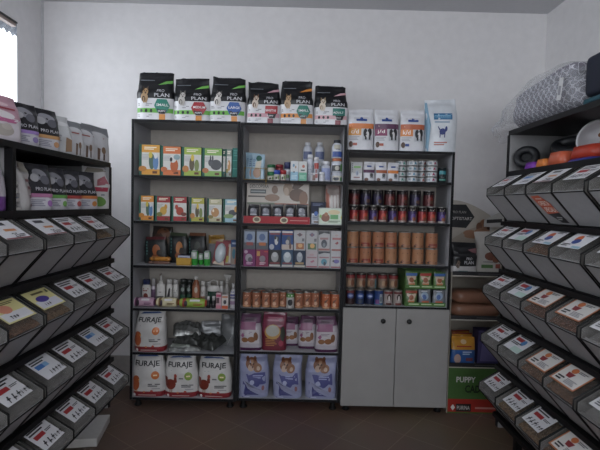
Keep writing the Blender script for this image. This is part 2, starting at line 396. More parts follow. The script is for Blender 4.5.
# ================================================================== the dispenser racks along both sides
METAL = mat('#0e0e11', .5, vary=.05, spec=.3); GREY = mat('#66676b', .5, vary=.05, scale=20); PALE = mat('#8b8b8c', .55, vary=.04)
BINP = mat('#98989a', .48, vary=.05, scale=25); BINSIDE = mat('#84827e', .5, vary=.04); RIM = mat('#101012', .5, vary=0, spec=.3)
LID = see_through('smoky_lid', '#b4b2ac', .93, .18, tint='#efeff0')
LX, RX = -1.222, 1.325
LLOW = [1.343, 1.015, .693, .378]; RLOW = [1.645, 1.34, 1.032, .72, .408]
LY = [(2.694, 2.935), (2.451, 2.692), (2.208, 2.449), (1.965, 2.206), (1.704, 1.945), (1.461, 1.702)]
RY = [(2.634, 2.879), (2.387, 2.632), (2.14, 2.385), (1.895, 2.138), (1.63, 1.873)]
def rack(sx, X, lows, ys, ztop, zshelf, dep, label):
    yf = ys[0][1]; yn = ys[-1][0] - .01; div = (ys[3][0] + ys[4][1]) / 2
    t = tag(empty('dispenser_rack', (X, (yf + yn) / 2, FLOOR)), label, 'rack')
    def part(nm, x0, x1, y0, y1, z0, z1, m):                           # x measured from the rack face towards the wall
        a, c = sorted((sx * x0, sx * x1)); b = MB(); o = t.location
        b.box(a, c, y0 - o.y, y1 - o.y, z0 - o.z, z1 - o.z, m); return b.build(nm, t)
    base = lows[-1] - .155 + (.075 if sx < 0 else 0)
    part('end_panel', 0, dep, yf, yf + .02, base - .1, ztop, PALE); part('end_panel', 0, dep, yn - .02, yn, base - .1, ztop, PALE)
    for y in (yf + .02, yn - .021, div): part('upright', -.006, .03, y - .012, y + .012, base - .1, ztop, METAL); (part('foot', .12, .16, y - .02, y + .02, FLOOR, base - .101, METAL) if sx > 0 or y < 2.5 else None)
    for y in (yf + .0, yn - .021): part('upright', dep - .03, dep - .001, y - .012, y + .012, FLOOR, base - .1, METAL)
    part('back_panel', dep - .012, dep - .001, yn, yf, base - .1, ztop, PALE)
    part('top_board', -.004, dep, yn - .02, yf + .022, ztop, ztop + .028, METAL)
    part('shelf_board', .001, dep - .013, yn, yf, zshelf - .028, zshelf, METAL)
    part('shelf_lip', -.008, 0, yn - .02, yf + .02, zshelf - .03, zshelf + .002, METAL)
    if sx < 0: part('divider', .031, dep - .013, div - .009, div + .009, zshelf + .001, ztop - .001, PALE)
    for L in (lows if sx > 0 else lows[:-1]): part('shelf_lip', -.032, .012, yn - .02, yf + .02, L - .184, L - .157, METAL)
    part('base_board', .22, dep - .013, yn, yf, base - .1, base - .03 - (.075 if sx < 0 else 0), METAL)
    return t
rack(-1, LX, LLOW, LY, 1.775, 1.506, .42, 'black dispenser rack of grey food bins standing below the window')
rack(1, RX, RLOW, RY, 2.032, 1.80, .36, 'black dispenser rack of grey food bins with patterned pet bed on top')

BW = .239
def slope(v): return (-.135 * v, .127 - .085 * v)                      # along the lid from the back (0) to the front (1)
def card_mesh(style, w=.17):
    """a price card lying on the lid: printing goes along the slope"""
    b = MB(); h = .125; L = math.hypot(.135, .085)
    def S(x, z, o):
        v = .86 - z / L; y, zz = slope(v); return (x, y - .53 * (o + .0028), zz + .85 * (o + .0028))
    rn = random.Random(style + str(w))
    dk = '#26262c'
    def scrib(u0, v0, n, s): 
        out = []
        for i in range(n):
            x = u0 + i * s * 1.25; k = rn.randint(0, 3)
            out += [('p', [(x, v0), (x + .055, v0), (x + s * (.5 + .3 * rn.random()), v0 + s * .9), (x + s * .42, v0 + s * .9)], dk)]
            if k: out += [('r', x, v0 + s * .35 * k / 1.6, x + s * .8, v0 + s * .35 * k / 1.6 + .05, dk)]
        return out
    if style == 'red': items = [('r', -1, 0, 1, 1, '#d9d9de'), ('l', -.85, .72, .75, .95, 2, dk), ('r', -.75, .48, .15, .66, '#b02a30'), ('l', .25, .52, .9, .64, 2, '#55555c')] + scrib(-.65, .06, 3, .3) + scrib(.35, .1, 3, .2)
    elif style == 'blue': items = [('r', -1, 0, 1, 1, '#dadae0'), ('l', -.85, .74, .6, .95, 2, dk), ('r', -.8, .5, -.1, .7, '#3d78c4'), ('r', -.1, .5, .3, .7, '#7fb0dd')] + scrib(-.3, .1, 5, .22)
    elif style == 'yellow': items = [('r', -1, 0, 1, 1, '#d8cf8c'), ('r', -.9, .06, .9, .44, '#d4d4e2'), ('e', -.15, .5, .5, .16, '#4b3a9a'), ('r', -.6, .42, .3, .56, '#4b3a9a'), ('l', -.5, .74, .5, .9, 1, '#5a5230')] + scrib(-.5, .14, 3, .14) + pup(.7, .84, .12, '#3a3430', '#2a2420')
    elif style == 'pink': items = [('r', -1, 0, 1, 1, '#d8cf8c'), ('r', -.9, .06, .9, .44, '#d9d9e0'), ('e', -.25, .6, .42, .2, '#d98a70'), ('l', -.2, .78, .8, .92, 2, '#6a6238')] + scrib(-.5, .14, 3, .14)
    elif style == 'orange': items = [('r', -1, 0, 1, 1, '#b4693f'), ('r', -.9, .06, .9, .94, '#d9d7d4'), ('e', -.2, .76, .22, .13, '#d0713e'), ('p', [(-.45, .62), (.1, .62), (0, .4), (-.35, .4)], '#8f2f35'), ('l', .05, .74, .7, .86, 2, '#55555c'), ('l', -.75, .12, -.2, .36, 2, dk), ('l', -.05, .12, .75, .36, 4, '#8a8a92')]
    elif style == 'green': items = [('r', -1, 0, 1, 1, '#d9dae0'), ('r', -.8, .6, .1, .8, '#b02a30'), ('r', -.1, .02, 1, .3, '#b5d0c8'), ('e', .3, .62, .25, .18, '#4a86c2'), ('l', -.8, .84, .7, .95, 1, dk), ('l', -.8, .35, .4, .52, 2, '#44444c')]
    elif style == 'brand': items = [('r', -1, 0, 1, 1, '#dcdce2'), ('r', -.55, .74, .35, .9, '#30303a'), ('r', -.3, .42, .6, .54, '#d48a55'), ('t', '25', .1, .2, .22, '#2a2a30'), ('l', .35, .1, .8, .26, 2, '#55555c'), ('r', -1, 0, 1, .06, '#8a3a40')]
    elif style == 'grey': items = [('r', -1, 0, 1, 1, '#d4d4d8'), ('r', -.7, .45, .5, .85, '#3f4146'), ('r', -.5, .52, .2, .72, '#77797f'), ('l', -.8, .1, .7, .36, 3, '#5a5a62')]
    elif style == 'colour': items = [('r', -1, .0, 1, 1, '#dcdce2'), ('e', -.2, .62, .28, .18, '#d0602f'), ('e', -.05, .42, .32, .16, '#34509a'), ('l', .1, .74, .85, .9, 2, '#55555c'), ('l', -.85, .08, -.1, .26, 2, dk), ('r', .25, .02, .95, .14, '#8fb8cc')]
    printed(b, S, w, h, items, curved=True, step=.05)
    return b
def make_bin():
    t = empty('food_bin')
    side = [(.2, .127), (0, .127), (-.135, .042), (-.135, 0), (0, -.152), (.2, -.152)]
    b = MB(); hw = BW / 2
    for xa, xb in ((-hw, -hw + .005), (hw - .005, hw)): b.prism(side, xa, xb, BINSIDE)
    b.prism([(.2, -.152), (0, -.152), (-.135, 0), (-.135, .006), (0, -.146), (.2, -.146)], -hw + .005, hw - .005, BINP)
    b.prism([(.2, -.146), (.194, -.146), (.194, .127), (.2, .127)], -hw + .005, hw - .005, BINSIDE)
    b.build('body', t)
    b = MB(); b.prism([(.19, .127), (0, .127), (-.135, .042), (-.135, .007), (-.131, .007), (-.131, .0405), (0, .123), (.19, .123)], -hw + .0055, hw - .0055, LID)
    lid = b.build('lid', t); lid['label'] = 'smoky see-through lid'
    b = MB()
    for x in (-hw, hw): b.tube([(x, .02, .128), (x, 0, .128), (x, -.136, .043), (x, -.137, 0), (x, 0, -.152)], .0038, RIM, 6)
    b.tube([(-hw, -.136, .001), (hw, -.136, .001)], .003, RIM, 6); b.tube([(-hw, -.001, -.152), (hw, -.001, -.152)], .003, RIM, 6)
    b.build('edging', t)
    return t, lid
BIN0, LID0 = make_bin()
CARDS = {}
def card(style, lid, x=0.0, w=.17):
    k = (style, w)
    if k not in CARDS: o = card_mesh(style, w).build('price_card', lid); CARDS[k] = o
    else: o = CARDS[k].copy(); COL.objects.link(o); o.parent = lid
    o.location = (x, 0, 0); return o
LN = ['top', 'second', 'third', 'bottom']; RN = ['top', 'second', 'third', 'fourth', 'bottom']
LCARD = [['', 'red', 'red', 'brand', 'brand', '?'], ['red', 'red', 'red', 'yellow', 'pink', '?'], ['red', 'blue', 'red', 'blue', 'red', '?'], ['red', 'red', 'red', 'red', 'grey', '?']]
RCARD = [['red', 'blue', 'brand', 'red', 'colour'], ['red', 'green', 'colour', 'colour', 'grey'], ['red', 'green', 'orange', 'orange', 'grey'], ['red', 'green', 'orange', 'orange', 'grey'], ['red', 'red', 'red', 'orange', 'orange']]
DESC = {'': 'no card', 'red': 'red-marked price card', 'brand': 'orange-barred white card', 'yellow': 'yellow and purple card', 'pink': 'pink-patched cream card', 'blue': 'blue-marked price card', 'grey': 'grey printed card', 'green': 'red-blue-green card', 'colour': 'coloured picture card', 'orange': 'orange-bordered card'}
first = True
GRAIN = [mat('#86624a', .8, vary=.45, bump=.5, scale=70), mat('#947452', .8, vary=.45, bump=.5, scale=65), mat('#7c5442', .8, vary=.45, bump=.5, scale=75)]
def kibble(X, y, low, rz, m, label, lvl):
    b = MB(); n = 20; k = 10; rn = random.Random(int(y * 1000) + int(low * 1000)); vs = []; hw = BW / 2 - .008
    for j in range(k + 1):
        v = j / k; yy, zz = slope(v); yy = max(yy, -.127)
        for i in range(n + 1): vs.append((-hw + 2 * hw * i / n, yy + .001, max(zz - lvl + rn.uniform(-.002, .002) * (lvl < .05), -.0 - yy * 0 + .0)))
    fs = [(j * (n + 1) + i, (j + 1) * (n + 1) + i, (j + 1) * (n + 1) + i + 1, j * (n + 1) + i + 1) for j in range(k) for i in range(n)]
    b.add(vs, fs, m, True)
    for (a, c) in ((0, 1),):                                            # front and sides of the heap, down to the trough
        ft = vs[k * (n + 1):]; lo = [(p[0], p[1] + .004, .006 + .004) for p in ft]
        b.add(ft + lo, [(i, n + 1 + i, n + 2 + i, i + 1) for i in range(n)], m, True)
    tag(b.build('dry_kibble', None, (X, y, low), rz), label, 'pet food', None, 'stuff')
def fill(sx, X, lows, ys, names, cards, rackname, rz):
    global first
    for r, L in enumerate(lows):
        for c, (y0, y1) in enumerate(ys):
            lab = 'grey bin with %s, %s from back wall, %s row, %s rack' % (DESC.get(cards[r][c]), ORD[c], names[r], rackname)
            if cards[r][c] == '?': lab = 'grey bin at the near end of %s row, %s rack' % (names[r], rackname)
            loc = (X, (y0 + y1) / 2, L)
            if first: t = BIN0; t.location = loc; t.rotation_euler = (0, 0, rz); tag(t, lab, 'food bin', 'food bins'); lid = LID0; first = False
            else:
                t = empty('food_bin', loc, rz); tag(t, lab, 'food bin', 'food bins')
                for ch in BIN0.children:
                    o = ch.copy(); COL.objects.link(o); o.parent = t
                    if o.name.startswith('lid'): lid = o
            if cards[r][c] not in ('', '?'): card(cards[r][c], lid, (.008 if (r + c) % 2 else -.012), .185 if cards[r][c] in ('orange', 'yellow', 'pink') else .165)
fill(-1, LX, LLOW, LY, LN, LCARD, 'window-side', math.pi / 2)
fill(1, RX, RLOW, RY, RN, RCARD, 'opposite', -math.pi / 2)
FULL = {('l', 1, 4): 0, ('l', 1, 3): 1, ('l', 0, 1): 1, ('r', 4, 1): 1, ('r', 4, 2): 1, ('r', 4, 3): 0, ('r', 3, 2): 0, ('r', 3, 3): 0, ('r', 2, 2): 2, ('r', 2, 3): 2, ('r', 1, 2): 0}
GRAIN.append(mat('#a09d99', .85, vary=.06, scale=40))
for r, c in [(r, c) for r in range(4) for c in range(6)]:
    q = FULL.get(('l', r, c), 3); lv = .035 if q < 3 else .055
    kibble(LX, sum(LY[c]) / 2, LLOW[r], math.pi / 2, GRAIN[q], 'brown kibble inside the %s bin from back wall, %s row of window-side rack' % (ORD[c], LN[r]), lv)
for r, c in [(r, c) for r in range(5) for c in range(5)]:
    q = FULL.get(('r', r, c), 3); lv = .035 if q < 3 else .055
    kibble(RX, sum(RY[c]) / 2, RLOW[r], -math.pi / 2, GRAIN[q], 'brown kibble inside the %s bin from back wall, %s row of opposite rack' % (ORD[c], RN[r]), lv)
# special-offer sticker on the third bin of the top row
ob = [o for o in bpy.data.objects if o.name.startswith('food_bin') and o.get('label', '').find('third from back wall, top row, opposite') > 0][0]
b = MB(); L2 = math.hypot(.135, .152)
def Ssl(x, z, o): v = z / L2; return (x, -.135 * v - .7 * (o + .001), -.152 + .152 * v - .66 * (o + .001) + .0)
printed(b, Ssl, BW, L2, [('p', [(-.75, .93), (-.1, .95), (.3, .72), (.55, .1), (.2, .08), (-.5, .35)], '#d8562c'), ('p', [(-.5, .35), (.42, .4), (.6, .08), (.1, .08)], '#26262a'),
   ('t', 'OFERTA', -.14, .7, .15, '#f0dcd0', .38), ('t', 'SPECIALA', .0, .5, .15, '#f0dcd0', .42), ('l', -.5, .82, .0, .88, 1, '#e8c8b8'), ('l', .0, .16, .4, .28, 2, '#a8a8a8')], curved=False)
b.build('offer_sticker', ob)['label'] = 'orange and black special offer sticker'
# ================================================================== goods on the window-side unit
W_ = '#dcdce0'; K_ = '#16171b'
def goods(name, kind_fn, box, Y, z, d, label, cat, group=None, rz=0.0, dz=0.0):
    """box = (xl, xr, ytop) in the photo at depth Y; kind_fn(w, h, d) -> MB"""
    if name in ('food_sack', 'feed_sack', 'litter_sack') and box[1] < 350: box = (box[0] - 1.8, box[1] - .6, box[2])
    X, w, h = fit(*box, Y, z)
    return put(kind_fn(w, h, d), name, X, Y, d, z + dz, label, cat, group, rz)

# ---- big black-and-white sacks along the top
def black_sack(accent, hexc, word, pet, seed, oblong=False):
    fur = {'tan': ('#a58258', '#4a3524'), 'grey': ('#b5b0aa', '#6a645e'), 'spot': ('#c9c4be', '#4a4644'), 'brown': ('#c4b4a4', '#6a4632'), 'cat': ('#c2a27c', '#8a6a48'), 'kitten': ('#cfc2b0', '#9a8468')}[pet]
    it = [('r', -.98, .16, .98, .25, accent), ('e', -.72, .2, .07, .035, '#23282a'), ('e', -.45, .2, .07, .035, '#23282a'), ('e', -.18, .2, .07, .035, '#23282a'), ('l', -.9, .29, -.1, .35, 2, '#8a8a90'), ('l', -.9, .07, -.1, .13, 2, '#9a9aa0')]
    it += pup(-.5, .58, .2, *fur, 1.6)
    it += [('t', 'PRO', .36, .6, .062, '#bcbcc2', .2), ('t', 'PLAN', .42, .51, .07, '#c4c4ca', .4)]
    it += ([('r', .1, .24, .85, .42, hexc), ('p', [(.25, .26), (.8, .26), (.7, .14), (.35, .14)], '#1e1e22')] if oblong else [hexa(.42, .3, .42, .13, hexc), ('p', [(.14, .24), (.7, .24), (.58, .14), (.26, .14)], '#1e1e22')])
    it += [('t', word, .44, .315, .05, '#e8e8ea', .32), ('t', 'PUPPY' if pet not in ('cat', 'kitten') else 'ADULT', .42, .19, .035, '#d0d0d4', .2), ('r', .27, .01, .6, .13, '#d68838' if not oblong else '#8e3a48')]
    it += [('p', [(.2, .72), (.95, .77), (.95, .83), (.6, .8)], accent), ('l', -.8, .8, .0, .83, 1, '#70747c')]
    bands = [(.45, foil('#d2d2d6')), (1, foil('#121318', .35))]
    return lambda w, h, d: bag_mesh(w, h, d, bands, it, seed, 'shoulder', wr=.006, jag=.03)
TOPS = [((137, 174, 70), '#5fae3e', '#1f7f6c', 'SMALL', 'tan', 'black and white sack with teal badge and small brown dog, on window-side unit top', 0),
        ((174, 211, 76), '#6cb648', '#a6222e', 'MEDIUM', 'grey', 'black and white sack with red badge and grey puppy, on window-side unit top', 0),
        ((210.5, 246, 75), '#63b23f', '#2456a8', 'LARGE', 'spot', 'black and white sack with blue badge and spotted puppy, on window-side unit top', 0)]
for i, (bx, ac, hx, wd, pt, lb, ob_) in enumerate(TOPS):
    goods('food_sack', black_sack(ac, hx, wd, pt, i + 1), bx, 3.56, top(Z1, 0), .13, lb, 'pet food bag', 'black sacks on top of the units', (.02, -.02, .0)[i])
TOPS2 = [((248, 281, 80), '#c995a2', '#b0252f', 'SENSITIVE', 'brown', 'black and white sack with oblong red label and long-haired dog, on middle unit top', True),
         ((281.5, 314.5, 79), '#e08a34', '#1c7b6a', 'SMALL', 'cat', 'black and white sack with orange stripe and seated cat, on middle unit top', False),
         ((316, 349, 84), '#d4a3ab', '#1d7468', 'ADULT', 'kitten', 'black and white sack with green label and pale kitten, on middle unit top', True)]
for i, (bx, ac, hx, wd, pt, lb, obl) in enumerate(TOPS2):
    goods('food_sack', black_sack(ac, hx, wd, pt, i + 5, obl), bx, 3.56, top(Z2, 0), .13, lb, 'pet food bag', 'black sacks on top of the units', (.02, -.015, -.03)[i])

# ---- white diet sacks on the cupboard unit
def diet(band, block, letters, dogc, blue=False):
    it = [('l', -.6, .74, .6, .8, 2, '#c0c0c6'), ('r', -.42, .7, .42, .755, '#2c4c9c'), ('e', .0, .77, .12, .03, '#2c4c9c'), ('r', -.98, .52, .98, .64, band), ('l', -.7, .56, .8, .61, 1, '#e2c8b4'),
          ('r', -.98, .36, .0, .52, block), ('t', letters, -.5, .45, .1, '#f0ece8', .3), ('r', .12, .24, .85, .52, '#b9bec4'), ('e', .33, .42, .16, .1, '#1e1f24'), ('e', .66, .43, .17, .1, '#1e1f24'), ('e', .5, .38, .12, .08, '#d8d8da'), ('r', .3, .26, .45, .4, '#26272b'), ('r', .62, .26, .75, .38, '#3a3b40'),
          ('l', -.9, .24, -.1, .34, 3, '#a8a8b0'), ('e', -.78, .15, .16, .07, '#5a4034'), ('r', -.62, .12, -.3, .18, '#2c4c9c' if blue else '#b5523c')]
    return lambda w, h, d: bag_mesh(w, h, d, [(1, foil('#d4d5da', .35))], it, hash(letters) % 50, 'block', wr=.004)
for bx, bd, bk, le, lb in (((348, 374.5, 108), '#dd7a3a', '#e09a4c', 'c/d', 'white diet food bag with orange band lettered c/d on cupboard unit'), ((374.8, 400, 108.5), '#5c2c52', '#8a2a5c', 'j/d', 'white diet food bag with purple band lettered j/d on cupboard unit'), ((400.5, 426, 109), '#c2603a', '#e08644', 'k/d', 'white diet food bag with rust band lettered k/d on cupboard unit')):
    goods('food_sack', diet(bd, bk, le, 0, le == 'k/d'), bx, 3.55, top(Z3, 0), .11, lb, 'pet food bag', 'white diet bags on the cupboard unit')
it = [('r', -.55, .6, .62, .72, '#2f6f9e'), ('r', -.5, .64, .5, .68, '#7fb4d4'), ('l', -.5, .53, .5, .58, 1, '#8aa0b8'), ('e', .05, .38, .2, .06, '#23347e'), ('e', .27, .43, .08, .05, '#23347e'), ('r', -.12, .27, -.06, .36, '#23347e'), ('r', .17, .27, .23, .36, '#23347e'), ('p', [(-.15, .4), (-.28, .47), (-.24, .48), (-.1, .42)], '#23347e'), ('l', -.45, .12, .4, .2, 2, '#b0685c'), ('p', [(-.98, .0), (-.8, .0), (-.72, .5), (-.85, .95), (-.98, .95)], '#7fa6c0')]
goods('food_sack', lambda w, h, d: bag_mesh(w, h, d, [(1, foil('#cdd2d8', .3))], it, 9, 'block', wr=.009), (427, 459, 97.5), 3.54, top(Z3, 0), .17, 'largest white sack with blue dog silhouette, at end of cupboard unit top', 'pet food bag', None, -.12)

# ---- bird and rodent seed cartons, two shelves
def seed_box(c, pic, sidec='#1d5c4c', word=None):
    it = [('r', -.74, .02, .98, .985, c), ('r', -.74, .2, .98, .74, '#cfcfc9'), ('l', -.5, .82, .7, .93, 2, '#f0e8d0'), ('l', -.7, .5, .1, .68, 4, '#b0b0b0'), ('r', .3, .06, .75, .14, '#6a3a20')]
    if pic == 'parakeet': it += [('e', .2, .45, .22, .2, '#4d6a58'), ('e', .1, .62, .14, .08, '#c9b23c'), ('e', .5, .42, .2, .18, '#5a84b8'), ('e', .5, .6, .12, .07, '#d6d8da'), ('e', -.5, .25, .3, .07, '#c77f30')]
    if pic == 'macaw': it += [('e', .3, .36, .3, .18, '#c05a28'), ('e', .2, .55, .25, .1, '#d4d4d0'), ('e', .05, .53, .1, .06, '#23252a'), ('e', .5, .6, .25, .07, '#8aa4a8'), ('e', -.5, .25, .25, .07, '#c96a3a')]
    if pic == 'cockatiel': it += [('e', .05, .42, .2, .18, '#5c5238'), ('e', .1, .6, .13, .09, '#d4b63a'), ('e', .45, .38, .18, .16, '#7a8a4a'), ('e', -.45, .28, .25, .09, '#c07c3a')]
    if pic == 'rabbit': it += [('e', .35, .42, .45, .14, '#43464c'), ('e', -.1, .48, .18, .09, '#4a4d54'), ('e', -.1, .6, .06, .09, '#3a3d44'), ('e', .08, .6, .06, .09, '#3a3d44'), ('e', -.5, .25, .25, .07, '#b86a34')]
    if pic == 'canary': it += [('e', .1, .42, .35, .13, '#cfa03c'), ('e', .35, .55, .15, .08, '#d0902e'), ('e', -.3, .3, .3, .07, '#7a7a3a')]
    if pic == 'finch': it += [('e', .1, .42, .38, .13, '#b0402c'), ('e', -.25, .55, .16, .08, '#b83e2a'), ('e', .5, .32, .3, .06, '#7a3a30')]
    if pic == 'hamster': it += [('e', .1, .42, .42, .15, '#c08a50'), ('e', -.1, .48, .1, .05, '#f0dcc0'), ('e', -.4, .26, .3, .06, '#8a7a3a')]
    if pic == 'dove': it += [('e', .2, .42, .4, .1, '#3a3e46'), ('e', .55, .55, .2, .1, '#cf9440'), ('e', -.2, .3, .5, .07, '#7a9a5a')]
    it = it[:5] + [('e', .08 + (e[1] - .08) * 1.25, .45 + (e[2] - .45) * 1.2, e[3] * 1.3, e[4] * 1.3, e[5]) for e in it[5:]]
    return lambda w, h, d: carton_mesh(w, h, d, paper(sidec), it)
for bx, c, pic, lb in (((139, 159.5, 144.3), '#d9962e', 'parakeet', 'yellow-orange seed carton with two parakeets, on first shelf below sacks'), ((160.5, 180.5, 146), '#da6f35', 'macaw', 'orange seed carton with macaw, first shelf of window-side unit'), ((181.5, 201, 147), '#9cb43c', 'cockatiel', 'lime seed carton with cockatiels, first shelf of window-side unit'), ((202, 221.5, 148), '#7fae4a', 'rabbit', 'green carton with grey rabbit on first shelf')):
    goods('seed_carton', seed_box(c, pic), bx, 3.53, top(Z1, 1), .075, lb, 'box', 'seed cartons on the first shelf', .05)
goods('seed_carton', seed_box('#1d5f50', 'none'), (222.5, 225.5, 149), 3.56, top(Z1, 1), .15, 'thin dark green carton edge beside the rabbit carton', 'box', 'seed cartons on the first shelf')
goods('seed_carton', seed_box('#8c968c', 'hamster'), (226, 231.5, 149), 3.54, top(Z1, 1), .15, 'narrow grey-green carton spine with animal picture on first shelf', 'box', 'seed cartons on the first shelf')
goods('seed_carton', lambda w, h, d: carton_mesh(w, h, d, paper('#1c6a60'), [('l', -.6, .7, .6, .95, 3, '#3a8a80'), ('r', -.9, .56, .9, .58, '#4a9a90'), ('r', -.9, .28, .9, .3, '#4a9a90')]), (232.3, 239.3, 148), 3.53, top(Z1, 1), .15, 'teal carton spine at end of first shelf of window-side unit', 'box', 'seed cartons on the first shelf')
for bx, c, pic, lb in (((139, 153.5, 195.3), '#d98a34', 'parakeet', 'small orange seed carton with parakeets on second shelf'), ((155, 170, 196), '#a32c30', 'canary', 'small red seed carton with yellow canary on second shelf'), ((171.5, 186.5, 196.5), '#ab2f34', 'finch', 'small red seed carton with red finch on second shelf'), ((189.5, 204, 197.5), '#b2ac3a', 'cockatiel', 'small olive-yellow seed carton with cockatiels on second shelf'), ((207, 221.5, 198.5), '#b9b48c', 'hamster', 'small beige carton with hamster on second shelf'), ((223, 238.5, 199), '#8fb8c8', 'dove', 'small pale blue seed carton with dark bird on second shelf')):
    goods('seed_carton', seed_box(c, pic), bx, 3.53, top(Z1, 2), .06, lb, 'box', 'small seed cartons on the second shelf', .04)

# ---- third shelf: treat pouches, tray, green bottles, blister packs
z = top(Z1, 3)
def treat(c1, c2, seed, strip='#4f7a74'):
    it = [('r', -.85, .08, -.62, .9, '#1f2a2c'), ('l', -.8, .3, -.66, .85, 5, strip), ('e', .1, .5, .35, .22, c2), ('e', .35, .38, .25, .14, '#2a211c'), ('e', .0, .25, .3, .1, '#8a4a26')]
    return lambda w, h, d: bag_mesh(w, h, d, [(.9, foil('#1b1d1e', .4)), (1, foil(c1, .4))], it, seed, 'full')
goods('treat_pouch', lambda w, h, d: bag_mesh(w, h, d, [(1, foil('#2c241e', .4))], [('e', .1, .8, .6, .16, '#6a3f26'), ('e', -.3, .7, .4, .12, '#4a2c1e'), ('e', .4, .6, .3, .1, '#5c4636')], 3, 'full'), (150, 173, 226.5), 3.72, z, .06, 'dark treat pouch with brown top standing behind the other pouches, third shelf', 'treat pouch', 'dark treat pouches')
goods('treat_pouch', treat('#5a2226', '#a0562c', 4), (143.5, 167, 237), 3.62, z, .06, 'dark treat pouch with maroon top edge, third shelf', 'treat pouch', 'dark treat pouches')
goods('treat_pouch', treat('#44503a', '#b06a2c', 5), (168, 188, 233), 3.68, z, .06, 'dark treat pouch with green top edge, third shelf', 'treat pouch', 'dark treat pouches')
goods('treat_pouch', treat('#7c5038', '#3a4038', 6), (187, 206.5, 233), 3.72, z, .06, 'dark treat pouch with copper top edge, third shelf', 'treat pouch', 'dark treat pouches')
goods('hang_tag_pouch', lambda w, h, d: bag_mesh(w, h, d, [(.68, foil('#8a8a90')), (1, foil('#a87a28'))], [('l', -.7, .78, .7, .92, 3, '#8a5a20')], 8, 'block'), (207.5, 224, 235), 3.8, z, .04, 'pouch with mustard header standing behind the clear packs, third shelf', 'treat pouch')
def roll_mesh(L, r, m1, m2, seed):
    mb = MB(); n = 18; seg = 14; rn = random.Random(seed); vs = []
    for i in range(n + 1):
        t = i / n; q = r * (1 if .08 < t < .92 else .55 + .4 * min(t, 1 - t) / .08) * (1 + rn.uniform(-.05, .05))
        vs += [(-L / 2 + L * t, q * math.cos(2 * math.pi * k / seg), r + q * .92 * math.sin(2 * math.pi * k / seg)) for k in range(seg)]
    fs = []; ms = []
    for i in range(n):
        for k in range(seg):
            fs.append((i * seg + k, i * seg + (k + 1) % seg, (i + 1) * seg + (k + 1) % seg, (i + 1) * seg + k)); ms.append(m2 if i in (0, 3, 4, n - 1) else m1)
    mb.add(vs, fs, ms, True); mb.add(vs[:seg], [tuple(range(seg))[::-1]], m2); mb.add(vs[-seg:], [tuple(range(seg))], m2)
    return mb
X, w, h = fit(148, 169.5, 261, 3.56, z); r1 = .0125
tag(roll_mesh(w, r1, foil('#7a5648'), foil('#5c4238'), 3).build('chew_stick_pack', None, (X, 3.58, z), .05), 'brownish pink chew stick pack lying on third shelf', 'treat pack')
X, w, h = fit(149, 170.5, 256, 3.56, z)
tag(roll_mesh(w, .019, foil('#b87628'), foil('#8a5620'), 4).build('chew_stick_pack', None, (X, 3.58, z + 2 * r1 * .96), -.03), 'orange chew stick pack lying on top of a brown one', 'treat pack')
X, w, h = fit(176, 190.5, 258, 3.54, z); b = MB(); 
b.box(-w / 2, w / 2, -.05, .05, 0, .006, mat('#b98a22')); b.plate([(-w / 2 * .88, .004), (w / 2 * .88, .004), (w / 2, h), (-w / 2, h)], -.05, -.046, mat('#b98a22')); b.plate([(-w / 2 * .88, .004), (w / 2 * .88, .004), (w / 2, h), (-w / 2, h)], .046, .05, mat('#b98a22'))
for s in (-1, 1): b.prism([(-.046, .004), (.046, .004), (.046, h), (-.046, h)], s * w / 2 - .002, s * w / 2 + .002, mat('#b98a22'))
tray = tag(b.build('plastic_tray', None, (X, 3.60, z)), 'small yellow plastic tray holding a navy and white box', 'tray')
mb = carton_mesh(w * .88, .07, .07, paper('#1e2440'), [('r', -.95, .38, .95, .97, '#a4a9bc'), ('l', -.8, .5, .5, .8, 3, '#6a7090')])
tag(mb.build('small_carton', None, (X, 3.6, z + .0065)), 'navy and white box sitting in the yellow tray', 'box')
bottle_prof = lambda r, h, neck=.45, cap=.0: [(r * .92, 0), (r, .004), (r, h * .62), (r * .9, h * .7), (r * neck, h * .8), (r * neck, h)]
def bottle(box, Y, z, label, body, cap, items=(), fy=.75, capf=.2, neck=.5, capr=None, rough=.35, shoulder=.62, group=None, name='bottle', cat='bottle'):
    X, w, h = fit(*box, Y, z); r = w / 2; hb = h * (1 - capf)
    t = tag(empty(name, (X, Y + r * fy, z)), label, cat, group)
    prof = [(r * .9, 0), (r, .004), (r, hb * shoulder), (r * .97, hb * (shoulder + .1)), (r * (neck + .25), hb * .92), (r * neck, hb * .97), (r * neck, hb)]
    lathe_mesh(prof, mat(body, rough, vary=.02), items, 2 * r, h, fy).build('body', t)
    cr = (capr or neck * 1.12) * r
    lathe_mesh([(cr, hb + .0005), (cr, h - .004), (cr * .9, h)], mat(cap, .4, vary=0), (), cr * 2, h, 1 if neck < .6 else fy).build('cap', t)
    return t
for bx, Y, lb in (((190.5, 197.3, 250.5), 3.56, 'green liquid bottle with grey label standing beside the yellow tray'), ((198, 203, 253.5), 3.6, 'smaller green liquid bottle between two taller green bottles'), ((203.3, 209.8, 251), 3.55, 'green liquid bottle with grey label beside the clear blister pack')):
    bottle(bx, Y, z, lb, '#2f9a34', '#9aa0a0', [('r', -.9, .45, .9, .92, '#a8b0aa'), ('r', -.4, .6, .4, .85, '#d0d4d0')], 1, .06, .8, .8, .2, .9, 'green bottles on the third shelf')
def blister(c, items):
    def f(w, h, d):
        mb = MB(); mb.box(-w / 2, w / 2, d / 2 - .003, d / 2, 0, h, paper(c)); printed(mb, lambda x, zz, o: (x, d / 2 - .003 - o, zz), w, h, items, curved=False); return mb
    return f
X, w, h = fit(211, 224, 243, 3.56, z)
t = tag(empty('blister_pack', (X, 3.6, z + .006), 0), 'blister pack with red card and clear oval shell leaning on third shelf', 'blister pack'); t.rotation_euler = (-.12, -.16 * -1, 0)
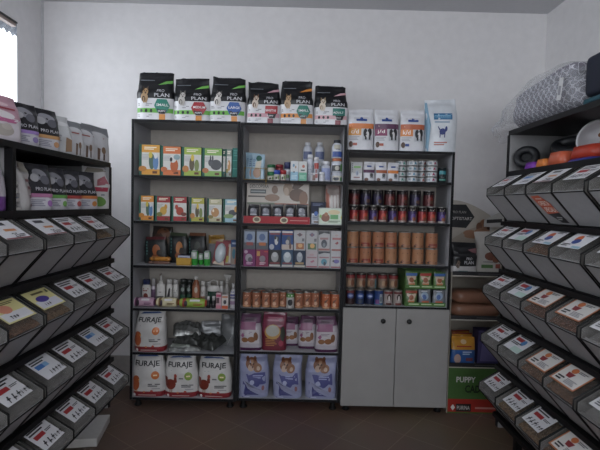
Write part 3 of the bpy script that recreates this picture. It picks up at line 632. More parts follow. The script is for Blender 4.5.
mb = MB(); mb.box(-w / 2, w / 2, 0, .003, 0, h, paper('#8a3038')); printed(mb, lambda x, zz, o: (x, -o, zz), w, h, [('e', 0, .5, .85, .46, '#8d979c'), ('p', [(-.9, 0), (.9, 0), (.7, .2), (-.7, .12)], '#c8b6a0')], curved=False); mb.build('card', t)
b = MB(); seg = 18; rings = [(1, 0), (.95, .012), (.75, .024), (.4, .03)]; vs = []; fs = []
for q, dd in rings: vs += [(w * .42 * q * math.cos(2 * math.pi * k / seg), -dd - .0035, h * .5 + h * .44 * q * math.sin(2 * math.pi * k / seg)) for k in range(seg)]
for i in range(len(rings) - 1): fs += [(i * seg + k, i * seg + (k + 1) % seg, (i + 1) * seg + (k + 1) % seg, (i + 1) * seg + k) for k in range(seg)]
fs.append(tuple(range((len(rings) - 1) * seg, len(rings) * seg))); b.add(vs, fs, mat('#b6c0c6', .2, vary=.03), True); b.build('clear_shell', t)
goods('carded_toy', blister('#7a2c34', [('r', -.95, .05, .95, .86, '#b0a79a'), ('p', [(-.6, .2), (.3, .3), (.5, .75), (-.2, .7)], '#a2603a'), ('p', [(-.9, .1), (.2, .1), (.5, .35), (-.8, .4)], '#c0b04a'), ('r', .55, .1, .8, .8, '#d6cfc4')]), (222.5, 231, 240.5), 3.62, z, .02, 'colourful carded toy pack with red header on third shelf', 'carded pack')
goods('carded_toy', blister('#27497c', [('r', -.95, .02, .95, .72, '#8f7f74'), ('e', -.3, .45, .4, .2, '#2f7286'), ('p', [(-.2, .05), (.8, .1), (.7, .6), (.1, .65)], '#a25b48'), ('l', -.7, .8, .7, .92, 1, '#a8b4c8')]), (230.5, 239.5, 240), 3.6, z, .02, 'carded toy pack with blue header at end of third shelf', 'carded pack')

# ---- fourth shelf: shampoos and wipes
z = top(Z1, 4); wh = '#cfccc8'
bottle((141, 150.3, 279.5), 3.66, z, 'white bottle with navy cap and small red picture, fourth shelf', wh, '#1f2c5a', [('e', 0, .3, .5, .14, '#8a4038'), ('l', -.6, .5, .6, .65, 2, '#9a3a34')], .6, .22, .7, .78)
bottle((150, 155.3, 278.5), 3.7, z, 'slim white bottle with mauve label beside navy-capped one', '#c4bcc6', '#cac8c8', [('r', -.95, .1, .95, .55, '#6a4a6c')], .9, .3, .6)
t = bottle((155.8, 164.5, 281), 3.64, z, 'white pump bottle with dark label on fourth shelf', wh, '#d4d2ce', [('r', -.75, .14, .75, .36, '#4a4a48'), ('l', -.3, .5, .3, .56, 1, '#7a7a78')], .6, .06, .4, shoulder=.8)
X, w, h = fit(155.8, 164.5, 274, 3.64, z); b = MB(); hb = fit(155.8, 164.5, 281, 3.64, z)[2]
b.tube([(0, 0, hb + .0), (0, 0, h - .004)], .007, mat('#d0cecb', .4, vary=0)); b.tube([(0, .004, h - .004), (0, -.03, h - .008)], .006, mat('#8f8278', .4, vary=0)); b.build('pump', t)
bottle((165.5, 171.8, 279.5), 3.66, z, 'white bottle with black figure and pink foot label, fourth shelf', wh, '#c6c4c2', [('p', [(-.5, .3), (.3, .3), (.5, .7), (0, .6)], '#38363a'), ('r', -.8, .1, .8, .2, '#a84a5a')], .8, .2, .8, .85)
bottle((172.3, 178, 280), 3.68, z, 'plain white bottle beside the dark canisters, fourth shelf', wh, '#c6c4c2', [('l', -.6, .15, .6, .6, 5, '#a8a8a6')], .8, .18, .8, .85)
for bx, Y, lb in (((179, 186, 279.5), 3.62, 'dark green canister beside plain white bottle, fourth shelf'), ((185, 192, 280), 3.66, 'dark green canister beside the amber bottle, fourth shelf')):
    bottle(bx, Y, z, lb, '#1b211e', '#2a2e2c', [('e', 0, .62, .5, .08, '#8a9690'), ('r', -.8, .3, .8, .42, '#23503a'), ('e', 0, .12, .6, .1, '#7a4a2c')], 1, .16, .9, .98, group='dark canisters on the fourth shelf')
bottle((191.4, 199.4, 276.5), 3.6, z, 'amber liquid bottle with white cap and round label, fourth shelf', '#8a4e30', '#d0cdc8', [('r', -.9, .12, .9, .7, '#9a5c40'), ('e', .1, .55, .4, .1, '#b8a89a'), ('e', -.3, .25, .3, .07, '#2a2020')], .8, .12, .42)
bottle((200, 205.2, 281.5), 3.62, z, 'small white bottle with orange picture beside the amber bottle', '#c0bdb9', '#c8c6c2', [('r', -.9, .1, .9, .4, '#8a5a3e'), ('l', -.6, .5, .6, .64, 2, '#88807a')], .8, .2, .7)
bottle((205.5, 210, 282), 3.72, z, 'small white bottle standing behind the green labelled canister', '#c0bdb9', '#c8c6c2', [('l', -.6, .3, .6, .64, 3, '#88807a')], .8, .2, .7)
X, w, h = fit(206, 219, 281, 3.66, z); t = tag(empty('handled_jug', (X, 3.7, z)), 'white jug with carrying handle and dark green label, fourth shelf', 'jug')
mb = MB(); hb = h * .78; mb.lathe([(w * .47, 0), (w * .5, .004), (w * .5, hb * .85), (w * .42, hb), (w * .15, hb * 1.02)], mat(wh, .4, vary=.02), 20, 1, .6)
printed(mb, lambda x, zz, o: (x, -.6 * math.sqrt(max(1e-6, (w * .5) ** 2 - x * x)) - o - .0006, zz), w, h, [('r', -.85, .05, .85, .56, '#1c3f30'), ('l', -.5, .4, .5, .5, 1, '#7a9a8a')]); mb.build('body', t)
b = MB(); b.tube([(-w * .3, 0, hb * .95), (-w * .28, 0, h * .95), (0, 0, h), (w * .28, 0, h * .95), (w * .3, 0, hb * .95)], .006, mat(wh, .4, vary=.02)); b.build('handle', t)
bottle((219, 223.2, 281), 3.68, z, 'slim white bottle beside the spray bottle, fourth shelf', '#bab7b4', '#c8c6c2', [('l', -.6, .3, .6, .5, 3, '#7a7470')], .8, .2, .7)
X, w, h = fit(221.5, 230.5, 275, 3.66, z); t = tag(empty('spray_bottle', (X, 3.7, z)), 'clear spray bottle with trigger head on fourth shelf', 'spray bottle'); hb = h * .72
lathe_mesh([(w * .42, 0), (w * .45, .004), (w * .44, hb * .55), (w * .18, hb * .95), (w * .16, hb)], mat('#8e8a85', .2, vary=.03), (), w, h, .7).build('body', t)
b = MB(); wm = mat('#c2bfba', .4, vary=0); b.lathe([(w * .19, hb + .0005), (w * .19, hb + .014), (w * .12, hb + .02)], wm, 14); b.plate([(-w * .3, h - .012), (-w * .3, h), (w * .5, h - .004), (w * .5, h - .018), (w * .12, h - .026), (w * .1, hb + .015), (-w * .1, hb + .015), (-w * .12, h - .026)], -.01, .01, wm); b.build('trigger_head', t)
b = MB(); b.plate([(w * .3, h - .02), (w * .36, h - .02), (w * .26, hb + .02), (w * .2, hb + .02)], -.006, .006, wm); b.build('trigger', t)
bottle((229.6, 235.8, 284), 3.56, z, 'white and violet bottle with pointed cap at end of fourth shelf', '#c4c2c4', '#cbcacb', [('r', -.95, .5, .95, .58, '#5a5c96'), ('r', -.95, .4, .95, .46, '#4f4f7c'), ('r', -.95, .16, .95, .3, '#9a7c9c'), ('l', -.5, .62, .5, .72, 1, '#6a6c96')], .9, .2, .4)
for bx, c1, c2, it, lb in (((131, 154.3, 299), '#c49ab2', '#5c2a50', [], 'mauve wipes pack lying at front of fourth shelf'), ((154.6, 177, 299.3), '#d2c8a0', '#7a5a2e', [], 'cream-yellow wipes pack lying at front of fourth shelf'), ((177.3, 206, 300), '#8fac3a', '#a03a2e', [], 'lime green wipes pack lying at front of fourth shelf')):
    X, w, h = fit(*bx, 3.52, z); h *= 1.14; mb = roll_mesh(w, h / 2 * .99, foil(c1, .35), foil(c2), int(w * 999))
    printed(mb, lambda x, zz, o: (x, -math.sqrt(max(1e-6, (h / 2) ** 2 - (zz - h / 2) ** 2)) * .97 - o - .002, zz), w, h, [('r', -.15, .72, .55, .9, '#d8d4d6'), ('e', -.42, .5, .12, .3, '#3a2c3a'), ('l', .1, .3, .75, .55, 2, c2)], step=.008)
    tag(mb.build('wipes_pack', None, (X, 3.52 + h / 2, z)), lb, 'wipes pack', 'wipes packs on the fourth shelf')
for bx, lb in (((205.8, 210, 296.5), 'small black vial with white cap beside the lime wipes pack'), ((211, 215.3, 296.5), 'small black vial with white cap beside the pink box')):
    bottle(bx, 3.55, z, lb, '#1c1b1d', '#b8b6b6', [('l', -.5, .3, .5, .4, 1, '#6a6668')], 1, .35, .7, .75, group='black vials on the fourth shelf')
goods('small_carton', lambda w, h, d: carton_mesh(w, h, d, paper('#c4a0a8'), [('r', -.9, .75, .9, .9, '#b84a6a'), ('r', -.9, .35, .2, .7, '#5a4048'), ('r', -.95, .02, .95, .22, '#c8788a')]), (216, 221.3, 293), 3.54, z, .05, 'narrow pink carton beside black vials, fourth shelf', 'box')
goods('small_carton', lambda w, h, d: carton_mesh(w, h, d, paper('#c9c2bf'), [('r', -.95, .02, .95, .25, '#c8552c'), ('e', 0, .5, .5, .15, '#3a3a40'), ('r', -.9, .8, .9, .92, '#c07a5a')]), (221.8, 228, 295), 3.53, z, .05, 'small white carton with orange foot at end of fourth shelf', 'box')

# ---- the FURAJE sacks and the grey pouches below
def furaje(bird, badge, seed):
    bc = '#b0542c' if bird == 'chick' else '#7d2f22'
    it = [('t', 'FURAJE', 0, .785, .155, '#2a2a2e', .74), ('l', -.6, .64, .6, .67, 1, '#a8a8ac'), ('e', .48, .53, .24, .1, badge), ('l', .36, .5, .6, .56, 1, '#f0d8b0')]
    if bird == 'chick': it += [('e', -.72, .3, .25, .15, bc), ('e', -.68, .43, .2, .085, bc), ('e', -.52, .42, .05, .02, '#e0a048'), ('r', -.74, .12, -.7, .17, '#c08030'), ('r', -.62, .12, -.58, .17, '#c08030')]
    else: it += [('e', -.62, .33, .33, .13, bc), ('p', [(-.45, .35), (-.22, .38), (-.25, .55), (-.38, .52)], bc), ('e', -.3, .54, .09, .05, '#a03a2c'), ('p', [(-.95, .35), (-.75, .3), (-.8, .5), (-.98, .52)], bc), ('r', -.66, .12, -.62, .22, '#8a5a34'), ('r', -.54, .12, -.5, .22, '#8a5a34'), ('l', -.1, .45, .18, .5, 1, '#5a5a60')]
    it += [('l', .05, .25, .8, .33, 2, '#4a4a50'), ('l', .3, .19, .8, .22, 1, '#8a8a90'), ('e', -.15, .13, .07, .02, '#c07040'), ('e', .3, .15, .09, .025, '#b04438'), ('e', -.75, .05, .08, .04, '#d8d4d2'), ('l', -.5, .03, .6, .07, 1, '#c0a8a4'), ('p', [(-.7, .94), (.7, .95), (.5, .985), (-.5, .98)], '#2c4a86')]
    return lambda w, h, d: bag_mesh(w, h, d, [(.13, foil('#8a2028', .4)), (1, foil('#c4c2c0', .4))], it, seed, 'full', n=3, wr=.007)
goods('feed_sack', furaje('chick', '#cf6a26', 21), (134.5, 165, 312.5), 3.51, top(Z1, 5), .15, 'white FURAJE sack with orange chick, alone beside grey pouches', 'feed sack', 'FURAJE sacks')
z = top(Z1, 6)
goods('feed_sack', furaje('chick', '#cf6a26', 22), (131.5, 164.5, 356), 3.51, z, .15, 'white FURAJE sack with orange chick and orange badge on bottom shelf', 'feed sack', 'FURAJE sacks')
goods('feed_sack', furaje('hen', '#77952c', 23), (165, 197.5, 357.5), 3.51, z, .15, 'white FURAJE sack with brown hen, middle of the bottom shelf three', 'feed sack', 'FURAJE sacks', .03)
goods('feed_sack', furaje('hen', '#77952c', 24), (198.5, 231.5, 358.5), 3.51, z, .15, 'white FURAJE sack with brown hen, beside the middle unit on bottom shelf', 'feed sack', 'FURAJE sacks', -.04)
z = top(Z1, 5)
def pouch_flat(w, l, t, c, seed, items=()):
    rn = random.Random(seed); ph = [rn.uniform(0, 6) for _ in range(5)]; mb = MB(); n = 22
    def hgt(u, v): e = max(0, (1 - abs(u) ** 4)) ** .5 * max(0, (1 - abs(v) ** 4)) ** .5; return t * e * (.75 + .12 * math.sin(6 * u + ph[0]) + .13 * math.sin(8 * v + 4 * u + ph[1]) + .07 * math.sin(17 * u - 9 * v + ph[2]))
    for s in (0, 1):
        vs = [(w / 2 * (-1 + 2 * i / n), l / 2 * (-1 + 2 * j / n), (hgt(-1 + 2 * i / n, -1 + 2 * j / n) + .002) if s == 0 else .0005) for j in range(n + 1) for i in range(n + 1)]
        fs = [(j * (n + 1) + i, j * (n + 1) + i + 1, (j + 1) * (n + 1) + i + 1, (j + 1) * (n + 1) + i) for j in range(n) for i in range(n)]
        if s: fs = [f[::-1] for f in fs]
        mb.add(vs, fs, c, True)
    printed(mb, lambda x, y, o: (x, y - l / 2, hgt(2 * x / w, 2 * (y - l / 2) / l) + .002 + o * 2), w, l, items, step=.012)
    return mb
sil = mat('#7f817f', .25, .35, vary=.25, bump=.5, scale=22); sil2 = mat('#7c7e80', .35, .3, vary=.1, bump=.4, scale=22); dsil = mat('#4c4e4c', .22, .4, vary=.3, bump=.5, scale=18)
def flatpouch(nm, px, py, Y, w, l, t, m, seed, rz, tilt, lb, items=(), dz=0):
    X = at(px, py, Y).x; o = pouch_flat(w, l, t, m, seed, items).build(nm, None, (X, Y, z + dz + abs(math.sin(tilt)) * l / 2 + .001), rz); o.rotation_euler = (tilt, 0, rz); tag(o, lb, 'pouch', 'grey foil pouches'); return o
flatpouch('foil_pouch', 186, 350, 3.63, .26, .19, .05, sil, 1, .1, .05, 'foil pouch with pale label lying lowest at front, beside the lone feed sack', [('r', -.85, .08, .3, .5, '#aab0aa'), ('l', -.7, .12, .2, .4, 3, '#7a8478')])
flatpouch('foil_pouch', 190, 345, 3.66, .22, .2, .06, dsil, 2, -.2, .12, 'dark foil pouch lying across the lowest labelled pouch', (), .05)
flatpouch('foil_pouch', 187, 335, 3.72, .22, .2, .06, sil, 3, .25, .2, 'crumpled foil pouch at top of the lying pile', (), .1)
flatpouch('foil_pouch', 212, 345, 3.65, .17, .19, .07, dsil, 5, -.5, .2, 'dark shiny foil pouch lying in front of the upright grey pouch', (), .01)
goods('foil_pouch', lambda w, h, d: bag_mesh(w, h, d, [(1, sil2)], [('l', -.6, .3, .6, .5, 2, '#55585a')], 6, 'pouch', wr=.008), (200, 222.5, 322), 3.77, z, .07, 'matt grey pouch standing upright behind the lying ones', 'pouch', 'grey foil pouches', .1)
goods('foil_pouch', lambda w, h, d: bag_mesh(w, h, d, [(1, sil2)], [('p', [(.0, .05), (.5, .3), (.55, .35), (.1, .12)], '#c8c8c8')], 7, 'pouch', wr=.01), (221, 236, 316), 3.68, z, .09, 'tall grey pouch leaning against the unit side', 'pouch', 'grey foil pouches', -.25)
# ================================================================== goods on the middle unit
z = top(Z2, 1)
# light blue sachets in a yellow wire rack
X, w, h = fit(244, 266.5, 168, 3.53, z); wy = mat('#b08a2c', .4, .2, vary=0)
b = MB(); x0, x1 = -w / 2, w / 2
for yy in (0, .12):
    b.tube([(x0, yy, .004), (x0, yy, h), (x1, yy, h), (x1, yy, .004), (x0, yy, .004)], .0022, wy, 6)
    b.tube([(x0 + w * .72, yy, .004), (x0 + w * .72, yy, h)], .0018, wy, 6)
for xx in (x0, x1):
    for q in (.004, h): b.tube([(xx, 0, q), (xx, .12, q)], .0022, wy, 6)
for q in (.03, .06, .09): b.tube([(x0, q, .004), (x1, q, .004)], .0018, wy, 6)
b.tube([(x1, -.002, .01), (x1, -.036, -.001), (x1, -.04, -.045)], .0022, wy, 6)
tag(b.build('wire_rack', None, (X, 3.535, z)), 'yellow wire rack holding pale blue sachets on middle unit', 'wire rack')
sach = [('e', .1, .83, .45, .12, '#1f5c4c'), ('p', [(-.5, .3), (.4, .35), (.5, .75), (-.3, .7)], '#c6bfae'), ('e', -.1, .25, .6, .2, '#a9846c'), ('l', -.8, .5, -.4, .8, 4, '#4a6a90')]
for k, (bx, Y, lb) in enumerate((((251, 264.5, 155), 3.56, 'pale blue sachet in front of the yellow wire rack group'), ((247.5, 260, 154), 3.595, 'pale blue sachet second in the yellow wire rack'), ((245.5, 257, 153.5), 3.625, 'pale blue sachet at back of the yellow wire rack'))):
    goods('treat_sachet', lambda w, h, d: bag_mesh(w, h, d, [(1, foil('#8fb0c4'))], sach, 30 + k, 'pouch'), bx, Y, z, .022, lb, 'sachet', 'sachets in the wire rack', 0, .007)
def jar(box, Y, z, lb, lid, body, items=(), capf=.35, r2=1.0, group=None, fy=1):
    return bottle(box, Y, z, lb, body, lid, items, fy, capf, .92, 1.02, .35, .9, group, 'lidded_jar', 'jar')
ji = [('r', -.95, .08, .95, .6, '#b9b7a8'), ('e', -.2, .25, .3, .13, '#3a3630'), ('e', .4, .3, .25, .15, '#6a8a44')]
za = fit(267, 275, 172.3, 3.57, z)[2]
jar((267, 275, 172.3), 3.57, z, 'green-lidded tub at bottom of its pile, beside the wire rack', '#2b7a48', '#8aa06a', ji, .4, group='small tubs')
jar((267, 275, 164.3), 3.57, z + za, 'green-lidded tub on top of another green one', '#1e6a3e', '#2a6a40', ji[:1], .4, group='small tubs')
zb = fit(275.5, 283, 172.3, 3.64, z)[2]
jar((275.5, 283, 172.3), 3.64, z, 'tub hidden behind the blue-lidded one, at bottom', '#a02c34', '#8a3038', (), .4, group='small tubs')
jar((275.5, 283, 164.3), 3.64, z + zb, 'red-lidded tub on top, behind the blue-lidded tub', '#9a3038', '#a03c40', [], .4, group='small tubs')
jar((273.8, 280, 170), 3.55, z, 'small blue-lidded tub in front row beside green tubs', '#2f4fb8', '#c4c6cc', ji, .4, group='small tubs')
jar((280.3, 286, 170), 3.55, z, 'small red-lidded tub in front row beside the blue one', '#b02a30', '#c8a8a8', ji, .4, group='small tubs')
jar((284, 290.5, 162), 3.6, z, 'tall tub with dark blue lid beside the light blue carton', '#2c3560', '#a7a9b4', [('e', .1, .25, .6, .1, '#4a7a4a'), ('r', -.9, .5, .9, .6, '#d0d0d6')], .35, group='small tubs')
goods('small_carton', lambda w, h, d: carton_mesh(w, h, d, paper('#cfd2d4'), [('r', -.98, .02, .98, .46, '#7fb2cc'), ('e', -.2, .78, .25, .08, '#5a90b0'), ('e', .3, .7, .2, .07, '#b09078'), ('r', -.3, .42, .1, .48, '#26343c'), ('l', -.7, .1, .7, .3, 3, '#b8d4e0')]), (290.5, 298.3, 161), 3.55, z, .07, 'white carton with light blue lower half on middle unit', 'box')
goods('small_carton', lambda w, h, d: carton_mesh(w, h, d, paper('#cfd2d0'), [('r', -.98, .02, .98, .44, '#52a886'), ('e', .15, .75, .35, .08, '#b86a50'), ('l', -.7, .12, .7, .3, 3, '#a0d4c0'), ('r', -.5, .52, .5, .58, '#3a4a48')]), (298.8, 306.8, 161.5), 3.55, z, .07, 'white carton with green lower half on middle unit', 'box')
wb = '#c3c7d2'
# big tubs standing at the back, raised on cartons
bz = z
zc = at(314, 161, 3.72).z
b = carton_mesh(.2, zc - z, .13, paper('#b8bac0'), [('l', -.9, .2, .9, .8, 5, '#9098a8')]); X = at(315, 165, 3.72).x
tag(b.build('storage_carton', None, (X, 3.72 + .07, z)), 'pale carton hidden behind the bottles, carrying the large white tubs', 'box')
for bx, lb in (((303, 312.5, 142), 'large white tub with blue-grey label at back, beside green carton'), ((315, 324.8, 142), 'large white tub with blue-grey label at back, behind the pill bottles')):
    bottle(bx, 3.72, zc, lb, wb, '#d4d6dc', [('r', -.97, .1, .97, .5, '#5c6890'), ('l', -.7, .2, .7, .4, 2, '#a8b0c8')], 1, .15, .5, .6, group='large white tubs', name='supplement_tub', cat='tub')
bottle((307.2, 313.3, 154.3), 3.6, z, 'tall slim white bottle beside the green carton, middle unit', wb, '#d8dae0', [('l', -.6, .2, .6, .6, 4, '#9aa2b4')], 1, .16, .8, .86, name='pill_bottle')
bottle((313.6, 319.2, 157), 3.58, z, 'slim white bottle with red wording, middle unit', wb, '#d8d4d6', [('r', -.8, .52, .8, .76, '#b8463e'), ('r', -.3, .3, .2, .5, '#7a3a3a'), ('r', -.9, .06, .9, .3, '#9a9298')], 1, .14, .8, .86, name='pill_bottle')
goods('small_carton', lambda w, h, d: carton_mesh(w, h, d, paper('#c2c2c6'), [('r', -.5, .1, .3, .75, '#6a4638'), ('r', .2, .4, .9, .9, '#a04848'), ('l', -.9, .7, -.3, .9, 2, '#6a6a80')]), (310.5, 318, 173), 3.53, z, .04, 'little white carton with brown picture in front of slim bottles', 'box')
bottle((320.8, 331.2, 161), 3.58, z, 'wide white bottle with pale blue label, middle unit', wb, '#dadce2', [('r', -.97, .1, .97, .66, '#8f9cc8'), ('l', -.7, .25, .7, .55, 3, '#c8d0e6')], 1, .16, .6, .74, name='pill_bottle')
bottle((318.8, 325, 172), 3.535, z, 'small plain white bottle in front of the pale blue labelled one', '#d2d3da', '#dadce2', [('l', -.6, .3, .6, .5, 2, '#b0b4c4')], 1, .3, .85, .92, name='pill_bottle')
z1 = fit(331.5, 343, 172.5, 3.58, z)[2]
bottle((331.5, 343, 172.5), 3.57, z, 'low white tub with dark picture, under the orange-lidded one', wb, '#c8cad4', [('r', -.95, .1, .95, .66, '#c8c4b8'), ('e', -.2, .35, .5, .2, '#38404c'), ('r', .5, .15, .9, .6, '#4a8a5a')], 1, .2, .9, .95, name='supplement_tub', cat='tub')
z2 = z + z1; z3 = fit(331.5, 343, 158, 3.57, z2)[2]
bottle((331.5, 343, 158), 3.57, z2, 'white tub with orange lid and black dog picture', wb, '#c8724a', [('r', -.95, .1, .95, .5, '#26282c'), ('e', .0, .3, .4, .16, '#b8b4a8'), ('r', .6, .1, .9, .6, '#5a9a4a')], 1, .2, .75, .82, name='supplement_tub', cat='tub')
bottle((332, 343, 139.5), 3.57, z2 + z3, 'white bottle with black cap and blue label, topmost of its pile', wb, '#2a2c34', [('r', -.97, .06, .97, .36, '#2d4c9a'), ('r', -.6, .48, .5, .72, '#b8b4a4'), ('r', -.3, .46, .5, .5, '#32343c')], 1, .16, .55, .66, name='pill_bottle')

# cat sachet display carton with header
z = top(Z2, 2); X, w, h = fit(246.5, 309, 182.5, 3.66, z); hf = at(278, 216.5, 3.54).z - z
t = tag(empty('display_carton', (X, 3.6, z)), 'cardboard display with cats on its header and red front tray', 'display box')
b = MB(); b.box(-w / 2, w / 2, .06, .066, 0, h, paper('#a9a29a'))
printed(b, lambda x, zz, o: (x, .06 - o, zz), w, h, [('r', -.98, .46, .98, .98, '#cbc2b7'), ('t', 'DESCOPERA', -.6, .9, .09, '#2a3028', .3), ('r', -.88, .72, -.38, .82, '#4a5458'), ('l', -.86, .74, -.4, .8, 1, '#a8b0b0'), ('l', -.95, .62, -.38, .68, 1, '#4a4640'),
  ('e', -.1, .82, .1, .1, '#8a6a54'), ('e', -.18, .62, .24, .09, '#9a7a64'), ('e', .32, .84, .16, .16, '#a3866c'), ('e', .27, .78, .08, .1, '#c4ab94'), ('e', .62, .7, .26, .16, '#684630'), ('e', .82, .62, .14, .18, '#8a6248'), ('p', [(.5, .98), (.85, .98), (.6, .82), (.45, .86)], '#5f4434'),
  ('r', -.98, .46, -.1, .5, '#74806a'), ('r', -.1, .46, .98, .49, '#a85c44')], curved=False)
b.build('header', t)
b = MB(); w2 = w * 1.03; rd = paper('#b02630'); b.box(-w2 / 2, w2 / 2, -.06, -.054, 0, hf, rd); b.box(-w2 / 2, w2 / 2, -.053, .059, 0, .004, rd)
for s in (-1, 1): b.box(s * w2 / 2 - .002, s * w2 / 2 + .002, -.053, .059, 0, hf, paper('#c8c8cc'))
printed(b, lambda x, zz, o: (x, -.06 - o, zz), w2, hf, [('e', -.6, .5, .12, .45, '#cabf9c'), ('e', -.6, .52, .08, .28, '#6a5a44'), ('e', .22, .48, .12, .45, '#cabf9c'), ('e', .22, .5, .08, .28, '#6a5a44'), ('l', .4, .4, .95, .55, 1, '#d89a98')], curved=False)
b.build('tray', t)
for k, (cx, c) in enumerate(((253.5, '#5a56b0'), (265.5, '#9a2a78'), (278, '#b02068'), (290, '#5a7a36'), (302, '#3c48a4'))):
    goods('cat_food_sachet', lambda w, h, d: bag_mesh(w, h, d, [(.3, foil(c)), (1, foil('#26262c', .3))], [('e', 0, .62, .6, .2, '#7a7c88'), ('e', -.2, .7, .3, .1, '#a8aab4'), ('l', -.6, .4, .6, .5, 1, '#c0c0cc'), ('r', .0, .05, .6, .16, '#9ab03c' if k in (0, 1, 2) else c)], 40 + k, 'pouch'),
          (cx - 5.6, cx + 5.6, 205), 3.57, z, .05, 'cat food sachet with %s lower edge in the red display tray' % ('violet', 'plum', 'magenta', 'green', 'blue')[k], 'sachet', 'sachets in the red display tray', 0, .005)
goods('navy_carton', lambda w, h, d: carton_mesh(w, h, d, paper('#1d2440'), [('l', -.8, .82, .6, .94, 2, '#5a6894'), ('r', -.9, .02, .3, .48, '#c4cad4'), ('e', -.3, .48, .28, .1, '#2c60b4'), ('l', -.8, .2, .2, .4, 3, '#4a5a80'), ('r', -.6, .06, .1, .14, '#7a6458')]), (311, 325.5, 202), 3.6, z, .06, 'navy carton with white corner beside cat display', 'box')
zt = fit(318.5, 343, 208, 3.54, z)[2]
goods('clear_pack', lambda w, h, d: bag_mesh(w, h, d, [(1, foil('#b09a94', .2))], [('r', -.9, .05, -.5, .85, '#b87060'), ('r', -.3, .1, -.05, .75, '#d0ccc8'), ('r', .1, .1, .35, .7, '#d4d0cc'), ('r', .5, .1, .8, .72, '#c8c2be'), ('e', 0, .8, .8, .1, '#a49690')], 50, 'block', wr=.006), (325.5, 341.5, 183), 3.66, z, .08, 'clear pack of pinkish sticks standing behind white tray carton', 'treat pack')
goods('tray_carton', lambda w, h, d: carton_mesh(w, h, d, paper('#c6d0c4'), [('r', -.9, .08, .92, .92, '#cfe0c8'), ('e', -.45, .42, .36, .24, '#8a5236'), ('e', -.4, .62, .16, .12, '#b07048'), ('e', .25, .75, .5, .14, '#d6c494'), ('r', -.05, .34, .6, .6, '#55a45c'), ('e', .9, .45, .1, .1, '#d0cc3a'), ('e', -.85, .5, .1, .1, '#7ab04a'), ('l', -.2, .14, .8, .26, 2, '#5a7a58')]), (318.8, 343, 208), 3.54, z, .06, 'low white and green carton with brown animal, middle unit', 'box')

